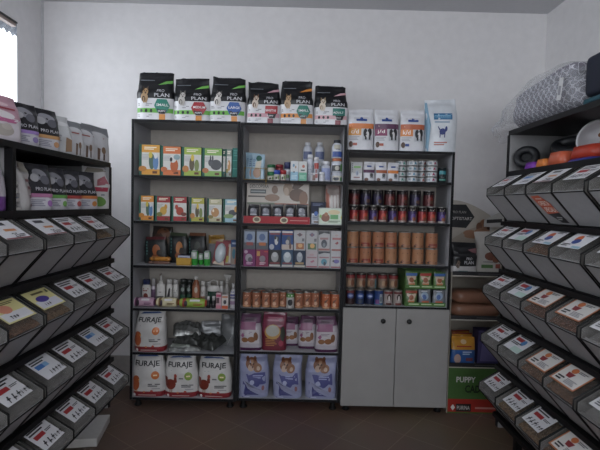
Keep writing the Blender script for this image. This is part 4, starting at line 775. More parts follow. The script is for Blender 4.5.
# eight-by-two sachet cartons
z = top(Z2, 3)
def sachet_box(c, items): return lambda w, h, d: carton_mesh(w, h, d, paper(c), items)
A = {'slate': ('#5c6068', [('r', -.85, .34, .85, .9, '#8c9cb4'), ('e', .0, .62, .5, .18, '#3f5c90'), ('p', [(-.6, .5), (-.2, .5), (-.3, .8)], '#48608c'), ('r', -.5, .2, .6, .36, '#9a3a38')]),
     'slate2': ('#5c6068', [('r', -.85, .34, .85, .9, '#8c9cb4'), ('e', .0, .62, .5, .18, '#4a6494'), ('r', -.5, .2, .6, .36, '#b8622c')]),
     'dogblue': ('#26427c', [('r', -.95, .86, .95, .95, '#c8c4c4'), ('r', -.8, .76, .8, .84, '#8a3a3c'), ('e', .25, .45, .3, .2, '#c4c4c6'), ('e', .1, .62, .2, .1, '#3a3230'), ('e', .5, .55, .12, .14, '#24262c'), ('e', -.5, .15, .4, .14, '#a8acb8')]),
     'dogblue2': ('#2b4a84', [('r', -.95, .86, .95, .95, '#c8c4c4'), ('r', -.9, .76, .9, .84, '#963a3c'), ('e', .2, .5, .35, .2, '#4a4c58'), ('e', .0, .4, .3, .12, '#a8a4a0'), ('r', -.95, .02, .95, .28, '#b8aaa0'), ('e', .5, .2, .2, .16, '#6a4a3c')]),
     'white1': ('#b4b4b6', [('p', [(-.5, .78), (0, .88), (.5, .78), (0, .68)], '#8a5a64'), ('e', 0, .78, .2, .07, '#55555c'), ('r', -.6, .06, .75, .36, '#a8643c'), ('e', .1, .24, .4, .1, '#d8a468'), ('r', .4, .45, .8, .6, '#66666c')]),
     'white2': ('#b4b4b6', [('p', [(-.5, .78), (0, .9), (.5, .78), (0, .68)], '#6a6488'), ('e', 0, .78, .2, .07, '#88606a'), ('r', -.7, .06, .75, .36, '#4f7050'), ('e', .1, .24, .4, .12, '#d0a058'), ('r', .4, .45, .8, .6, '#66666c')]),
     'greycat': ('#b8b8ba', [('p', [(-.95, .98), (.95, .98), (.95, .84), (0, .9), (-.95, .78)], '#2f343c'), ('r', -.7, .56, .7, .66, '#a07a7c'), ('e', 0, .36, .5, .2, '#3c4652'), ('e', 0, .3, .25, .1, '#7a858c'), ('r', -.95, .02, .95, .12, '#a46a62')]),
     'redword': ('#bab9bb', [('r', -.7, .56, .8, .66, '#b06a6c'), ('p', [(-.3, .38), (.2, .48), (.4, .4), (.1, .32)], '#9a4048'), ('e', 0, .78, .3, .05, '#b8a0a0'), ('r', -.8, .02, .8, .1, '#a05850')]),
     'purple': ('#7a2a66', [('e', -.1, .5, .6, .24, '#a09aa4'), ('e', .1, .4, .35, .14, '#5a5460'), ('e', -.6, .85, .3, .1, '#b8a0b4'), ('l', -.5, .1, .6, .26, 2, '#d8b8d0')]),
     'crimson': ('#8a2c50', [('e', .05, .45, .5, .2, '#857882'), ('r', -.85, .62, -.35, .9, '#c08a44'), ('r', .3, .85, .9, .92, '#c84a3c'), ('l', -.4, .1, .6, .26, 2, '#e0c0cc')]),
     'black': ('#2e2c30', [('e', 0, .58, .6, .3, '#9a9c9e'), ('e', 0, .72, .4, .14, '#b8babc'), ('r', -.8, .18, .8, .28, '#7a2c30'), ('r', -.9, .02, .9, .14, '#b8b4b0')]),
     'bluecat': ('#33506c', [('e', 0, .58, .65, .32, '#a8b4ba'), ('e', .0, .72, .45, .16, '#c4ccd0'), ('r', -.8, .18, .8, .28, '#7a3038'), ('r', -.9, .02, .9, .14, '#b4b0ac')]),
     'navycat': ('#26364e', [('e', 0, .6, .5, .3, '#98a2ac'), ('e', 0, .75, .35, .12, '#b4bcc2'), ('r', -.7, .18, .7, .3, '#a88a5c'), ('r', -.95, .02, .95, .13, '#b8b2a4')]),
     'pinkword': ('#b7aeb2', [('e', 0, .76, .4, .07, '#b89a9e'), ('r', -.8, .56, .8, .64, '#a87a84'), ('p', [(-.3, .36), (.3, .46), (.5, .38), (0, .28)], '#b06a80'), ('r', -.9, .02, .9, .1, '#a05860')]),
     'tealcat': ('#b7b8ba', [('p', [(-.95, .98), (.95, .98), (.95, .86), (0, .9), (-.95, .8)], '#333a44'), ('r', -.8, .58, .8, .66, '#a07078'), ('e', 0, .36, .5, .18, '#4f93a8'), ('e', .1, .26, .2, .12, '#3a4a58'), ('r', -.9, .02, .9, .1, '#a05860')]),
     'violetword': ('#b9b9bc', [('r', -.8, .6, .8, .68, '#a8747c'), ('e', .0, .4, .5, .12, '#6a64a8'), ('e', -.5, .42, .15, .06, '#4a4a54'), ('r', -.9, .02, .9, .1, '#984e54')])}
rows = [['slate', 'slate2', 'dogblue', 'dogblue2', 'white1', 'white2', 'greycat', 'redword'], ['purple', 'crimson', 'black', 'bluecat', 'navycat', 'pinkword', 'tealcat', 'violetword']]
DN = {'slate': 'slate grey sachet box with red tab', 'slate2': 'slate grey sachet box with orange tab', 'dogblue': 'blue sachet box with standing dog', 'dogblue2': 'blue sachet box with beige foot and dog', 'white1': 'white sachet box with orange food picture', 'white2': 'white sachet box with green food picture', 'greycat': 'white sachet box with dark grey cat', 'redword': 'white sachet box with red wording in upper row',
      'purple': 'purple sachet box with silver cat', 'crimson': 'crimson sachet box with yellow corner', 'black': 'black sachet box with silver cat face', 'bluecat': 'steel blue sachet box with white cat', 'navycat': 'navy sachet box with gold foot', 'pinkword': 'white sachet box with pink wording', 'tealcat': 'white sachet box with teal cat', 'violetword': 'white sachet box with violet picture'}
XS = [243.3, 255.8, 268.6, 281.2, 293.6, 305.8, 318, 330.3, 342.6]
hb = 0
for r in (1, 0):
    zz = z + hb
    for k, nm in enumerate(rows[r]):
        X, w, h = fit(XS[k] + .3 - (.2 if r else 0), XS[k + 1] - .3, 249.3 + k * .12 if r else 229.5 + k * .2, 3.53, zz)
        if r and k == 0: h0 = h
        if r: h = h0
        put(sachet_box(*A[nm])(w, h, .09), 'sachet_carton', X, 3.53, .09, zz, DN[nm] + ' on middle unit', 'box', 'sachet boxes in two rows')
    hb = h0 + .0005

# orange cans
z = top(Z2, 4)
def oc(k): return [('r', -1.1, .1, 1.1, .16, '#c8966e'), ('p', [(-.5, .5), (.3, .66), (.6, .72), (.1, .5), (-.3, .38)], '#6a4434'), ('e', -.1 + .1 * (k % 3), .3, .4, .12, '#d0a284'), ('l', -.4, .74, .5, .82, 1, '#e8c4a8')]
cx = [246.5, 256, 265.7, 274.7, 283.2, 290.2, 299, 307, 315.2, 326.4, 335.3]; base = None; first_can = None
for k, x in enumerate(cx):
    Y = 3.51 if k not in (4, 7, 8) else 3.55
    X, w, h = fit(x - 4.3, x + 4.3, 292.5 + .1 * k, Y, z)
    lb = 'orange food can, %s from the window side in front row of middle unit' % ORD[k]
    if k == 5:
        put(can_mesh(.032, h, [(.72, mat('#b9b7b4', .35, .2, vary=.02)), (.95, mat('#4f8a44', .4, vary=0))], [('e', 0, .4, .6, .2, '#2c2c30'), ('e', .2, .5, .3, .1, '#2c2c30'), ('l', -.5, .76, .5, .9, 1, '#d8e0d0')]), 'food_can', X, 3.505, .064, z, 'white and green can with black animal among the orange cans', 'can', 'food cans of the middle unit'); continue
    if base is None or k in (3, 9):
        base = put(can_mesh(.034, .125, [(.14, mat('#9a6448', .4, vary=.03)), (.96, mat('#a2654a' if k < 9 else '#b8623e', .4, vary=.03))], oc(k)), 'food_can', X, Y, .068, z, lb, 'can', 'food cans of the middle unit')
    else: dup(base, (X, Y + .034, z), .25 * math.sin(k), lb)
for k in range(10):
    x = 251 + k * 9.2; X = at(x, 296, 3.62).x
    dup(base, (X, 3.635 + .034 * (k % 2) * .3, z), .3 * k, 'orange food can, %s from the window side in back row of middle unit' % ORD[k])

# litter sacks: purple and lilac
z = top(Z2, 5)
def litter(seed): 
    it = [('r', -.96, .58, .5, .8, '#8f5678'), ('t', 'Micky', -.1, .86, .09, '#3a2c38', .5), ('r', -.96, .2, .8, .58, '#b9b3b8'), ('e', -.5, .3, .3, .07, '#8a5a34'), ('e', .1, .31, .35, .08, '#8a562e'), ('e', .5, .4, .2, .12, '#7a4c2c'), ('l', -.6, .46, .2, .54, 2, '#8a7a88'), ('p', [(-.85, .42), (-.65, .5), (-.5, .44), (-.65, .36)], '#95527c')]
    it[1] = ('l', -.5, .83, .5, .92, 2, '#3a2c38')
    return lambda w, h, d: bag_mesh(w, h, d, [(.08, foil('#4a1c44')), (.2, foil('#a9a3ac')), (.76, foil('#a59da6')), (1, foil('#62405a'))], it, seed, 'full', wr=.007)
for bx, Y, lb, sd in (((240.5, 262.5, 315), 3.52, 'purple and white litter sack beside the window-side unit', 61), ((284, 300.5, 318), 3.66, 'purple and white litter sack standing further back beside the red-brown sack', 62), ((300, 317.5, 317), 3.59, 'purple and white litter sack, second from the cupboard unit', 63), ((316.8, 339, 317.5), 3.515, 'purple and white litter sack, next to the cupboard unit', 64)):
    goods('litter_sack', litter(sd), bx, Y, z, .1, lb, 'litter sack', 'purple litter sacks', .04)
goods('litter_sack', lambda w, h, d: bag_mesh(w, h, d, [(.5, foil('#6e2030')), (1, foil('#7c3048'))], [('e', -.1, .5, .68, .2, '#b58a44'), ('e', -.1, .53, .58, .15, '#a9a79e'), ('l', -.7, .12, .3, .34, 5, '#a8703a'), ('e', .75, .45, .2, .2, '#3a4238'), ('l', -.6, .78, .7, .9, 2, '#b06a80'), ('e', .6, .2, .2, .08, '#a03a50')], 65, 'block', wr=.005), (263.5, 287, 313.5), 3.53, z, .1, 'red-brown litter sack with grey oval picture', 'litter sack')
z = top(Z2, 6)
def lilac(seed):
    it = [('p', [(-.75, .0), (.9, .0), (.2, .1), (-.4, .2), (-.75, .4)], '#3c3d7a'), ('p', [(-.55, .58), (.75, .62), (.8, .34), (.2, .26), (-.35, .36)], '#474b88'), ('e', -.15, .37, .16, .06, '#a8aed0'), ('l', -.1, .46, .6, .56, 2, '#9aa0cc'),
          ('e', -.12, .8, .42, .13, '#7a4a30'), ('e', .25, .72, .3, .1, '#85573a'), ('e', -.1, .85, .1, .06, '#a07a60'), ('e', -.2, .72, .2, .07, '#b09482'), ('e', -.08, .74, .06, .03, '#6a4a3c'), ('e', .3, .71, .12, .045, '#b59a86'), ('e', -.38, .91, .1, .05, '#6a3e28'), ('e', .12, .91, .1, .05, '#6a3e28'), ('e', -.22, .8, .04, .018, '#1c1410'), ('e', .0, .8, .04, .018, '#1c1410'),
          ('p', [(-.7, .42), (-.4, .22), (.5, .12), (.95, .13), (.95, .17), (.4, .2), (-.3, .3)], '#8c8fae'), ('e', .62, .24, .1, .06, '#8a5a60'), ('l', -.6, .02, -.25, .05, 1, '#c0c0dc')]
    return lambda w, h, d: bag_mesh(w, h, d, [(1, foil('#8f94b6', .35))], it, seed, 'block', n=3.5, wr=.008)
for bx, lb, sd, rz in (((239.5, 269, 357), 'lilac and blue litter sack with kitten, beside the window-side unit', 71, .06), ((274.5, 303, 358), 'lilac and blue litter sack with kitten, middle of three', 72, -.02), ((307.5, 338, 358), 'lilac and blue litter sack with kitten, next to the cupboard unit', 73, -.08)):
    goods('litter_sack', lilac(sd), bx, 3.515, z, .17, lb, 'litter sack', 'lilac litter sacks', rz)

# ================================================================== goods on the cupboard unit
z = top(Z3, 1)
goods('small_carton', lambda w, h, d: carton_mesh(w, h, d, paper('#b8babb'), [('r', -.5, .68, .7, .78, '#6ab04a'), ('r', -.95, .02, .95, .4, '#d2d2d4'), ('e', .1, .4, .28, .14, '#aab8cc'), ('e', .1, .4, .06, .1, '#2c3c6c'), ('l', -.5, .12, .6, .22, 1, '#8a5a60'), ('l', -.85, .45, -.65, .95, 5, '#55585e')]), (351, 362.3, 162), 3.54, z, .06, 'white carton with green stripe at end of cupboard unit first shelf', 'box')
for bx, c, lb, sd in (((363.5, 375.3, 161.5), '#5a2a50', 'white pouch with purple band on cupboard unit first shelf', 81), ((375.6, 387.3, 162), '#a8542f', 'white pouch with rust band on cupboard unit first shelf', 82), ((387.8, 399.3, 162.5), '#d8792f', 'white pouch with orange band on cupboard unit first shelf', 83)):
    goods('diet_pouch', lambda w, h, d: bag_mesh(w, h, d, [(1, foil('#cbccd2'))], [('r', -.4, .72, .4, .8, '#2c4c96'), ('r', -.96, .42, .96, .58, c), ('r', .1, .14, .7, .4, '#8a8f94'), ('e', .4, .3, .25, .1, '#3a3c42'), ('e', -.5, .08, .35, .08, '#6a4232')], sd, 'pouch'), bx, 3.54, z, .04, lb, 'pouch', 'diet pouches', 0)
ctab = [(402, 3.62, '#9fc0b8', '#4a9a8a', 'mint-marked'), (413.4, 3.56, '#a9bcc4', '#4a8aa8', 'blue-marked'), (423, 3.66, '#c0b4b4', '#b05a50', 'rust-marked'), (433, 3.56, '#c4b6bc', '#a8305a', 'pink-marked')]
for cx_, Y, c, c2, nm in ctab:
    X = at(cx_, 172, Y).x; htop = at(cx_, 160.3, Y).z - z; hc = htop / 4
    c0 = None
    for k in range(4):
        lb = 'small white %s can, %s up in its pile of four' % (nm, ORD[k] if k else 'lowest')
        lb = lb.replace('lowest up', 'lowest')
        if c0 is None: c0 = put(can_mesh(.0435, hc - .001, [(.86, mat('#bfc2c6', .4, .1, vary=.02))], [('r', -.9, .1, 1.0, .8, '#c6c9cd'), ('p', [(-.1, .2), (.4, .25), (.2, .7), (.0, .75)], c2), ('r', -.9, .3, -.45, .7, '#8a9aa4'), ('r', .5, .3, .9, .5, c)]), 'flat_can', X, Y, .087, z, lb, 'can', 'small white cans in four piles')
        else: dup(c0, (X, Y + .0435, z + hc * k), .12 * (k - 1), lb)
jar((439.3, 447, 167.5), 3.56, z, 'dark teal canister beside the piles of small white cans', '#1a2226', '#16282c', [('r', -.95, .55, .95, .78, '#2f8a94'), ('r', -.95, .15, .95, .24, '#4f9a8a'), ('l', -.6, .3, .6, .45, 2, '#4a5a5c')], .12)
# dark red and violet cans
z = top(Z3, 2)
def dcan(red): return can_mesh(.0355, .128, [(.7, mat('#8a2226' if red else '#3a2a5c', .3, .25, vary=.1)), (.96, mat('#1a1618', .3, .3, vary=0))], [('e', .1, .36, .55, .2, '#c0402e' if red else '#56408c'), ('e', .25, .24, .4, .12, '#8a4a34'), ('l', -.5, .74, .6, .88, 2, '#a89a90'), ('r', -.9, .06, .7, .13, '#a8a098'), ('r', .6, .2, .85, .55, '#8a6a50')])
px = [354.3, 364, 373.8, 383.4, 393.2, 403.2, 413.3, 423, 432.6, 442.8]; kinds = [1, 1, 0, 1, 0, 1, 0, 1, 1, 0]; srcs = {}
for k, x in enumerate(px):
    X = at(x, 217, 3.535).x; red = kinds[k]; lb = '%s dog food can, %s from the middle unit in the lower row' % ('red' if red else 'violet', ORD[k])
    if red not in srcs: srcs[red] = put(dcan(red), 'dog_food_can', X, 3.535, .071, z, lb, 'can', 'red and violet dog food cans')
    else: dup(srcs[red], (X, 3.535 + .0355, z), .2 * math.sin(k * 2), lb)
hz = .128; px = [354.6, 366, 378, 390.3, 403, 416, 429.6]; kinds = [1, 0, 0, 1, 1, 0, 1]; srcs = {}
for k, x in enumerate(px):
    X = at(x, 202, 3.555).x; red = kinds[k]; lb = 'dark %s dog food can, %s from the middle unit in the upper row' % ('red' if red else 'violet', ORD[k])
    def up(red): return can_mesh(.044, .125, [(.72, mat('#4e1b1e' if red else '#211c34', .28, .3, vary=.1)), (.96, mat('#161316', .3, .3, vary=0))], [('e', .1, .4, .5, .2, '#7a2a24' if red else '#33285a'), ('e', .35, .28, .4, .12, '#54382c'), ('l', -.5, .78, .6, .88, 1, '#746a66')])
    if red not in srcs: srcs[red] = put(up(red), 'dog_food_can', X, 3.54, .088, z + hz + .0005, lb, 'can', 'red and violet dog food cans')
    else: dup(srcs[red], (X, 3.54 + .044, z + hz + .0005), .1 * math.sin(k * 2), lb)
# two rows of big tan cans
z = top(Z3, 3); src = {}
for r in range(2):
    for k, x in enumerate((353, 365.7, 378.8, 391.4, 405.2, 418.4, 432.4)):
        red = (r, k) in ((0, 0), (0, 1), (0, 2), (1, 1), (1, 2), (1, 3), (1, 6)); X = at(x, 255 if r == 0 else 240, 3.56).x
        lb = 'large tan can with %s foot, %s from the middle unit, %s row' % ('red' if red else 'pale', ORD[k], ('lower', 'upper')[r])
        if red not in src:
            it = [('l', -.45, .66, .45, .74, 1, '#4a3028'), ('r', -.7, .1, .75, .3, '#8a3028') if red else ('p', [(-.9, .14), (-.5, .3), (.0, .16), (.8, .2), (.8, .08), (-.9, .08)], '#8a5a44'), ('r', -.6, .14, .4, .19, '#b07a60'), ('e', -.6, .14, .2, .06, '#3a2a24')]
            src[red] = put(can_mesh(.0475, .127, [(.96, mat('#b07a55' if not red else '#ab6f4e', .45, .1, vary=.05))], it), 'food_can', X, 3.54, .095, z + r * .1275, lb, 'can', 'large tan cans')
        else: dup(src[red], (X, 3.54 + .0475, z + r * .1275), .15 * math.sin(3 * k + r), lb)
# lower shelf: mixed cans and two green trays of pouches
z = top(Z3, 4)
spec = [(350.6, 'maroon can with blue oval', '#3a2224', [('e', 0, .6, .8, .18, '#3a4c8a'), ('r', -.9, .8, .9, .92, '#7a3034'), ('e', 0, .62, .5, .07, '#8a9ac0')]), (360.5, 'navy can with pale oval', '#26365e', [('e', 0, .6, .8, .18, '#3a58a0'), ('e', 0, .6, .5, .07, '#a0acc8'), ('e', 0, .25, .5, .12, '#3a4454')]),
        (370.2, 'dark navy can beside the blue one', '#1e2848', [('e', 0, .6, .8, .18, '#2c4484'), ('e', 0, .6, .5, .07, '#98a4c4')]), (379.2, 'blue can with white dog panel', '#2b4888', [('r', .1, .15, .8, .75, '#a8b0b8'), ('e', .4, .4, .2, .2, '#5a6068'), ('r', -.8, .1, .0, .38, '#7a4a84'), ('r', -1.2, .05, 1.2, .1, '#3a80a8')]),
        (388.7, 'white can with brown dog face and red foot', '#a89c98', [('e', .1, .55, .45, .22, '#4a342c'), ('e', .1, .48, .2, .18, '#cfc8c4'), ('r', -.6, .05, .6, .18, '#5a2a28'), ('r', -1, .78, 1, .92, '#7a3030')]), (398.4, 'white can with dark dog face', '#aca09a', [('e', .1, .55, .45, .22, '#3a2c28'), ('e', .1, .48, .18, .18, '#d4cec8'), ('r', -.6, .05, .6, .18, '#7a302c'), ('r', -1, .78, 1, .92, '#6a2c2c')])]
for k, (x, nm, c, it) in enumerate(spec):
    X = at(x, 299, 3.53).x
    put(can_mesh(.0355, .118, [(.95, mat(c, .35, .2, vary=.05))], it), 'food_can', X, 3.53, .071, z, nm + ', above the cupboard doors', 'can', 'mixed cans above the cupboard')
up0 = None; lo0 = None
for k, x in enumerate((351, 361.5, 371, 375.5, 385, 394)):
    X = at(x, 300, 3.62).x; lb = 'dark food can supporting the upper row, %s from the middle unit, back row' % ORD[k]
    if lo0 is None: lo0 = put(can_mesh(.0355, .118, [(.95, mat('#3a2a2a', .35, .2, vary=.05))], []), 'food_can', X, 3.62, .071, z, lb, 'can', 'mixed cans above the cupboard')
for k, x in enumerate((350.8, 361.6, 372.4, 383.2, 394)):
    X = at(x, 283, 3.62).x
    lb = 'can with red band over tan stew, %s from the middle unit, upper back row' % ORD[k]
    if k: dup(lo0, (X, 3.62 + .0355, z), .3 * k, 'dark food can under the upper row, %s from the middle unit, back row' % ORD[k])
    else: lo0.location.x = X
    if up0 is None: up0 = put(can_mesh(.0385, .118, [(.66, mat('#8a7260', .4, .1, vary=.1)), (.88, mat('#8a2c2e', .4, .1, vary=.03)), (.97, mat('#23201e', .4, vary=0))], [('e', -.3, .34, .35, .2, '#b08a6a'), ('e', .35, .36, .4, .22, '#7a4a34'), ('r', 1.0, .05, 1.5, .64, '#5a8088')]), 'food_can', X, 3.615, .077, z + .1185, lb, 'can', 'mixed cans above the cupboard')
    else: dup(up0, (X, 3.615 + .0385, z + .1185), (0, .1, -.5, .35, .0)[k], lb)
gm = paper('#44702c'); hz = .138; X, w, h = fit(405, 447, 270, 3.53, z)
for r in range(2):
    t = tag(empty('shelf_tray', (X, 3.53 + .14, z + r * (hz + .001))), 'green cardboard tray of pouches, %s one of the two above the cupboard doors' % ('lower', 'upper')[r], 'display box', 'green pouch trays')
    b = MB(); b.box(-w / 2, w / 2, -.14, .14, 0, .003, gm); b.box(-w / 2, w / 2, -.14, -.137, .003, .03, gm); b.box(-w / 2, -w / 2 + .003, -.137, .14, .003, hz, gm); b.box(w / 2 - .003, w / 2, -.137, .14, .003, hz, gm); b.box(-w / 2 + .003, w / 2 - .003, .137, .14, .003, hz, gm)
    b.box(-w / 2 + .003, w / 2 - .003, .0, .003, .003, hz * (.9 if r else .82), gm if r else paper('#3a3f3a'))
    printed(b, lambda x, zz, o: (x, -.14 - o, zz), w, .03, [('l', -.8, .3, -.3, .8, 1, '#b8d0a0'), ('l', -.2, .3, .3, .8, 1, '#b8d0a0'), ('l', .4, .3, .9, .8, 1, '#b8d0a0')], curved=False)
    b.build('tray', t)
    for k in range(3):
        cx_ = X - w / 2 + w * (k + .5) / 3; col = [('#3f68b0', '#b04038', '#3f68b0'), ('#a84a34', '#5a78b0', '#5a78b0')][1 - r][k]; zz = z + r * (hz + .001) + .0035
        if r == 0 and k: it = [('e', 0, .62, .6, .24, '#8aa0b8'), ('e', -.1, .55, .35, .16, '#3a5c9c'), ('r', -.6, .1, .6, .3, '#c0583a'), ('l', -.5, .85, .5, .95, 1, '#c8ccd0')]; bc = '#6f757c'
        else: it = [('r', -.96, .76, .96, .92, col), ('p', [(-.8, .74), (.8, .74), (.5, .2), (-.5, .2)], '#c0a890'), ('e', .0, .5, .4, .16, '#96502f'), ('r', -.5, .1, .5, .3, '#c07040')]; bc = '#54763a' if r else '#4e6c3a'
        put(bag_mesh(w / 3 * .88, hz * .9, .045, [(1, foil(bc))], it, 90 + k + 3 * r, 'pouch'), 'food_pouch', cx_, 3.53 + .01, .045, zz, 'food pouch with %s, %s from the cans in the %s green tray' % ('blue picture' if (r == 0 and k) else ('red top' if col in ('#b04038', '#a84a34') else 'blue top'), ORD[k], ('lower', 'upper')[r]), 'pouch', 'pouches in the green trays')
# ================================================================== sacks on the window-side rack (fronts face the aisle)
def side_bag(px0, px1, ytop, z, w_d, d, bands, items, seed, lb, shape='pouch', turn=0.0, xf=None, wr=.006, nm='food_sack', fixed=None, group=None):
    xf = xf or LX - .02
    ym = (ytop + 30)
    ya = at_x(px0, ym, xf).y; yb = at_x(px1, ym, xf).y
    if fixed: ya = yb - fixed
    yc = (ya + yb) / 2; h = at_x((px0 + px1) / 2, ytop, xf - d * .3).z - z
    mb = bag_mesh((yb - ya) * w_d * (1.12 if turn > -.25 and turn <= 0 else 1.0), h, d, bands, items, seed, shape, wr=wr)
    return tag(mb.build(nm, None, (xf - d / 2, yc, z), math.pi / 2 + turn - .3 * (turn <= 0)), lb, 'pet food bag', group)
zt = 1.775 + .028
def proplan(c2, strip): return [('e', .1, .78, .5, .12, '#8a8a92'), ('e', -.3, .7, .3, .09, '#a8a8ae'), ('e', .4, .66, .3, .1, '#5e5e68'), ('e', .1, .76, .07, .02, '#101014'), ('t', 'PRO PLAN', .22, .46, .075, '#c4c4ca', .62), ('r', -.96, .28, .96, .36, strip), ('l', -.8, .08, .3, .24, 4, '#8a8a9a'), ('e', .6, .15, .2, .07, c2)]
kb = foil('#202026', .3); wb_ = foil('#c6c4cc', .35)
G1 = 'sacks on top of the window-side rack'; G2 = 'sacks on the shelf of the window-side rack'
side_bag(-8, 17.5, 97, zt, 1, .1, [(.5, foil('#c6bfc6', .35)), (1, foil('#b88a9a', .35))], [('e', .1, .55, .6, .12, '#cfc8cc'), ('p', [(-.3, .38), (.7, .4), (.9, .5), (.1, .52)], '#b85f8c'), ('e', .3, .22, .35, .13, '#a8a098'), ('e', .4, .3, .18, .07, '#b8b0a8'), ('l', -.6, .68, .8, .74, 1, '#a03a4a'), ('e', .3, .8, .3, .05, '#d0b0b8')], 101, 'pink and white sack with pale kitten on top of window-side rack', group=G1, fixed=.27)
side_bag(18.5, 38.5, 105, zt, 1, .1, [(.32, wb_), (1, kb)], proplan('#8a7ab0', '#9a7ac0'), 102, 'black and lilac sack lettered PRO PLAN, beside the pink one on top of rack', group=G1, turn=-.1)
side_bag(41.5, 59, 111, zt, 1, .1, [(.28, wb_), (1, kb)], proplan('#c08a5a', '#c8945a'), 103, 'black sack with tan foot on top of window-side rack', group=G1, turn=-.1)
side_bag(58.5, 72.5, 118, zt, 1, .09, [(1, foil('#c6c8ca', .3))], [('e', -.5, .62, .35, .08, '#3f8a4a'), ('p', [(.1, .05), (.7, .08), (.8, .4), (.3, .45)], '#9a7a5c'), ('e', .2, .8, .5, .06, '#dcdcde'), ('l', -.8, .3, -.1, .5, 3, '#a0a0a8')], 104, 'white sack with green emblem on top of window-side rack', group=G1, wr=.01)
for i, (a, c, yt, lb) in enumerate(((73, 83.5, 123, 'grey-topped white sack with hound, beside the green emblem sack'), (82.5, 94, 125.5, 'grey-topped white sack with hound, between two like it'), (93, 107.5, 127.5, 'grey-topped white sack with hound, at the back wall end of rack'))):
    side_bag(a, c, yt, zt, 1, .08, [(.74, foil('#c8c8cc', .35)), (1, foil('#7a7c82', .35))], [('e', .05, .74, .7, .1, '#c8c8cc'), ('l', -.4, .64, .5, .7, 1, '#a8504a'), ('p', [(-.15, .04), (.05, .04), (.12, .36), (-.12, .38)], '#6e5444'), ('e', .35, .32, .16, .1, '#80644e'), ('r', .3, .04, .42, .22, '#5a463a')], 105 + i, lb, group=G1)
zs = 1.506
side_bag(-8, 6, 163, zs, 1, .12, [(.3, foil('#6a3a86')), (1, foil('#b0aab4'))], [('l', -.5, .5, .6, .7, 2, '#7a6a8a')], 110, 'purple and white sack on rack shelf, beyond the divider', 'block', group=G2, fixed=.2)
for k in range(4):
    yb = at_x(20, 200, LX - .04).y + .0; 
    o = pouch_flat(.1, .09, .04, foil('#b4b0ae'), 60 + k, [('r', -.8, .05, .8, .35, '#4a68a0'), ('r', -.8, .4, .6, .55, '#b86a34')]).build('sachet', None, (LX - .075, 2.02, zs + .001 + .037 * k), math.pi / 2 + .1 * k)
    tag(o, 'small blue and orange sachet, %s up in the pile beside the divider' % ORD[k] if k else 'small blue and orange sachet, lowest of the pile beside the divider', 'sachet', 'piled sachets')
side_bag(22.5, 36, 163, zs, 1, .1, [(1, foil('#b5b2b2', .3))], [('r', -.3, .08, .96, .14, '#7a4a50'), ('r', -.3, .26, .96, .32, '#7a4a50'), ('r', -.3, .44, .96, .5, '#7a4a50'), ('r', -.3, .6, .96, .65, '#7a4a50'), ('p', [(-.9, .8), (.6, .8), (.2, .98), (-.6, .98)], '#a09a90')], 111, 'silver-white folded sack with dark stripes on rack shelf', 'pouch', .25, wr=.01, group=G2)
for a, c, yt, c2, st, lb in ((35.5, 52.5, 165, '#a06ab0', '#b4709a', 'black sack with mauve strip lettered PRO PLAN on rack shelf'), (51.5, 67, 169, '#6aa04a', '#5f9a46', 'black sack with green strip on rack shelf'), (66, 81, 171, '#b04a4a', '#b04440', 'black sack with red strip on rack shelf'), (79.5, 95.5, 172, '#c8803a', '#c8743a', 'black sack with orange strip on rack shelf')):
    side_bag(a, c, yt, zs, .98, .1, [(.3, wb_), (1, foil('#25252c', .28))], proplan(c2, st), int(a), lb, turn=-.08, group=G2)
side_bag(94.5, 107.5, 168, zs, 1, .1, [(1, foil('#c4c2c2', .35))], [('r', -.9, .42, .7, .52, '#a83048'), ('e', .0, .18, .55, .12, '#5f8a3a'), ('p', [(-.2, .55), (.8, .6), (.5, .8), (-.1, .7)], '#a8606a'), ('l', -.6, .3, .5, .38, 1, '#8a8a90'), ('p', [(-.9, .86), (.9, .9), (.4, .98), (-.5, .98)], '#8a8478')], 112, 'white sack with red band and green oval at back wall end of rack shelf', 'shoulder', -.15, wr=.012, group=G2)

# ================================================================== on and in the rack opposite the window
def lattice():
    m = bpy.data.materials.new('lattice_fabric'); m.use_nodes = True; nt = m.node_tree; p = nt.nodes['Principled BSDF']; p.inputs['Roughness'].default_value = .9
    tc = nt.nodes.new('ShaderNodeTexCoord'); sp = nt.nodes.new('ShaderNodeSeparateXYZ'); nt.links.new(tc.outputs['UV'], sp.inputs[0])
    def mth(op, a, b=None):
        n = nt.nodes.new('ShaderNodeMath'); n.operation = op
        for i, v in enumerate((a, b)):
            if v is None: continue
            if isinstance(v, (int, float)): n.inputs[i].default_value = v
            else: nt.links.new(v, n.inputs[i])
        return n.outputs[0]
    k = 2 * math.pi / .052
    s = mth('ADD', mth('COSINE', mth('MULTIPLY', sp.outputs['X'], k)), mth('COSINE', mth('MULTIPLY', sp.outputs['Y'], k)))
    s = mth('ADD', s, mth('MULTIPLY', mth('MULTIPLY', mth('COSINE', mth('MULTIPLY', sp.outputs['X'], 2 * k)), mth('COSINE', mth('MULTIPLY', sp.outputs['Y'], 2 * k))), .35))
    line = mth('LESS_THAN', mth('ABSOLUTE', mth('ADD', s, -.0)), .3)
    mx = nt.nodes.new('ShaderNodeMixRGB'); mx.inputs['Color1'].default_value = lin('#75737f'); mx.inputs['Color2'].default_value = lin('#c4c3cc')
    nt.links.new(line, mx.inputs['Fac']); nt.links.new(mx.outputs[0], p.inputs['Base Color'])
    return m
LAT = lattice()
ztop = 2.032 + .028
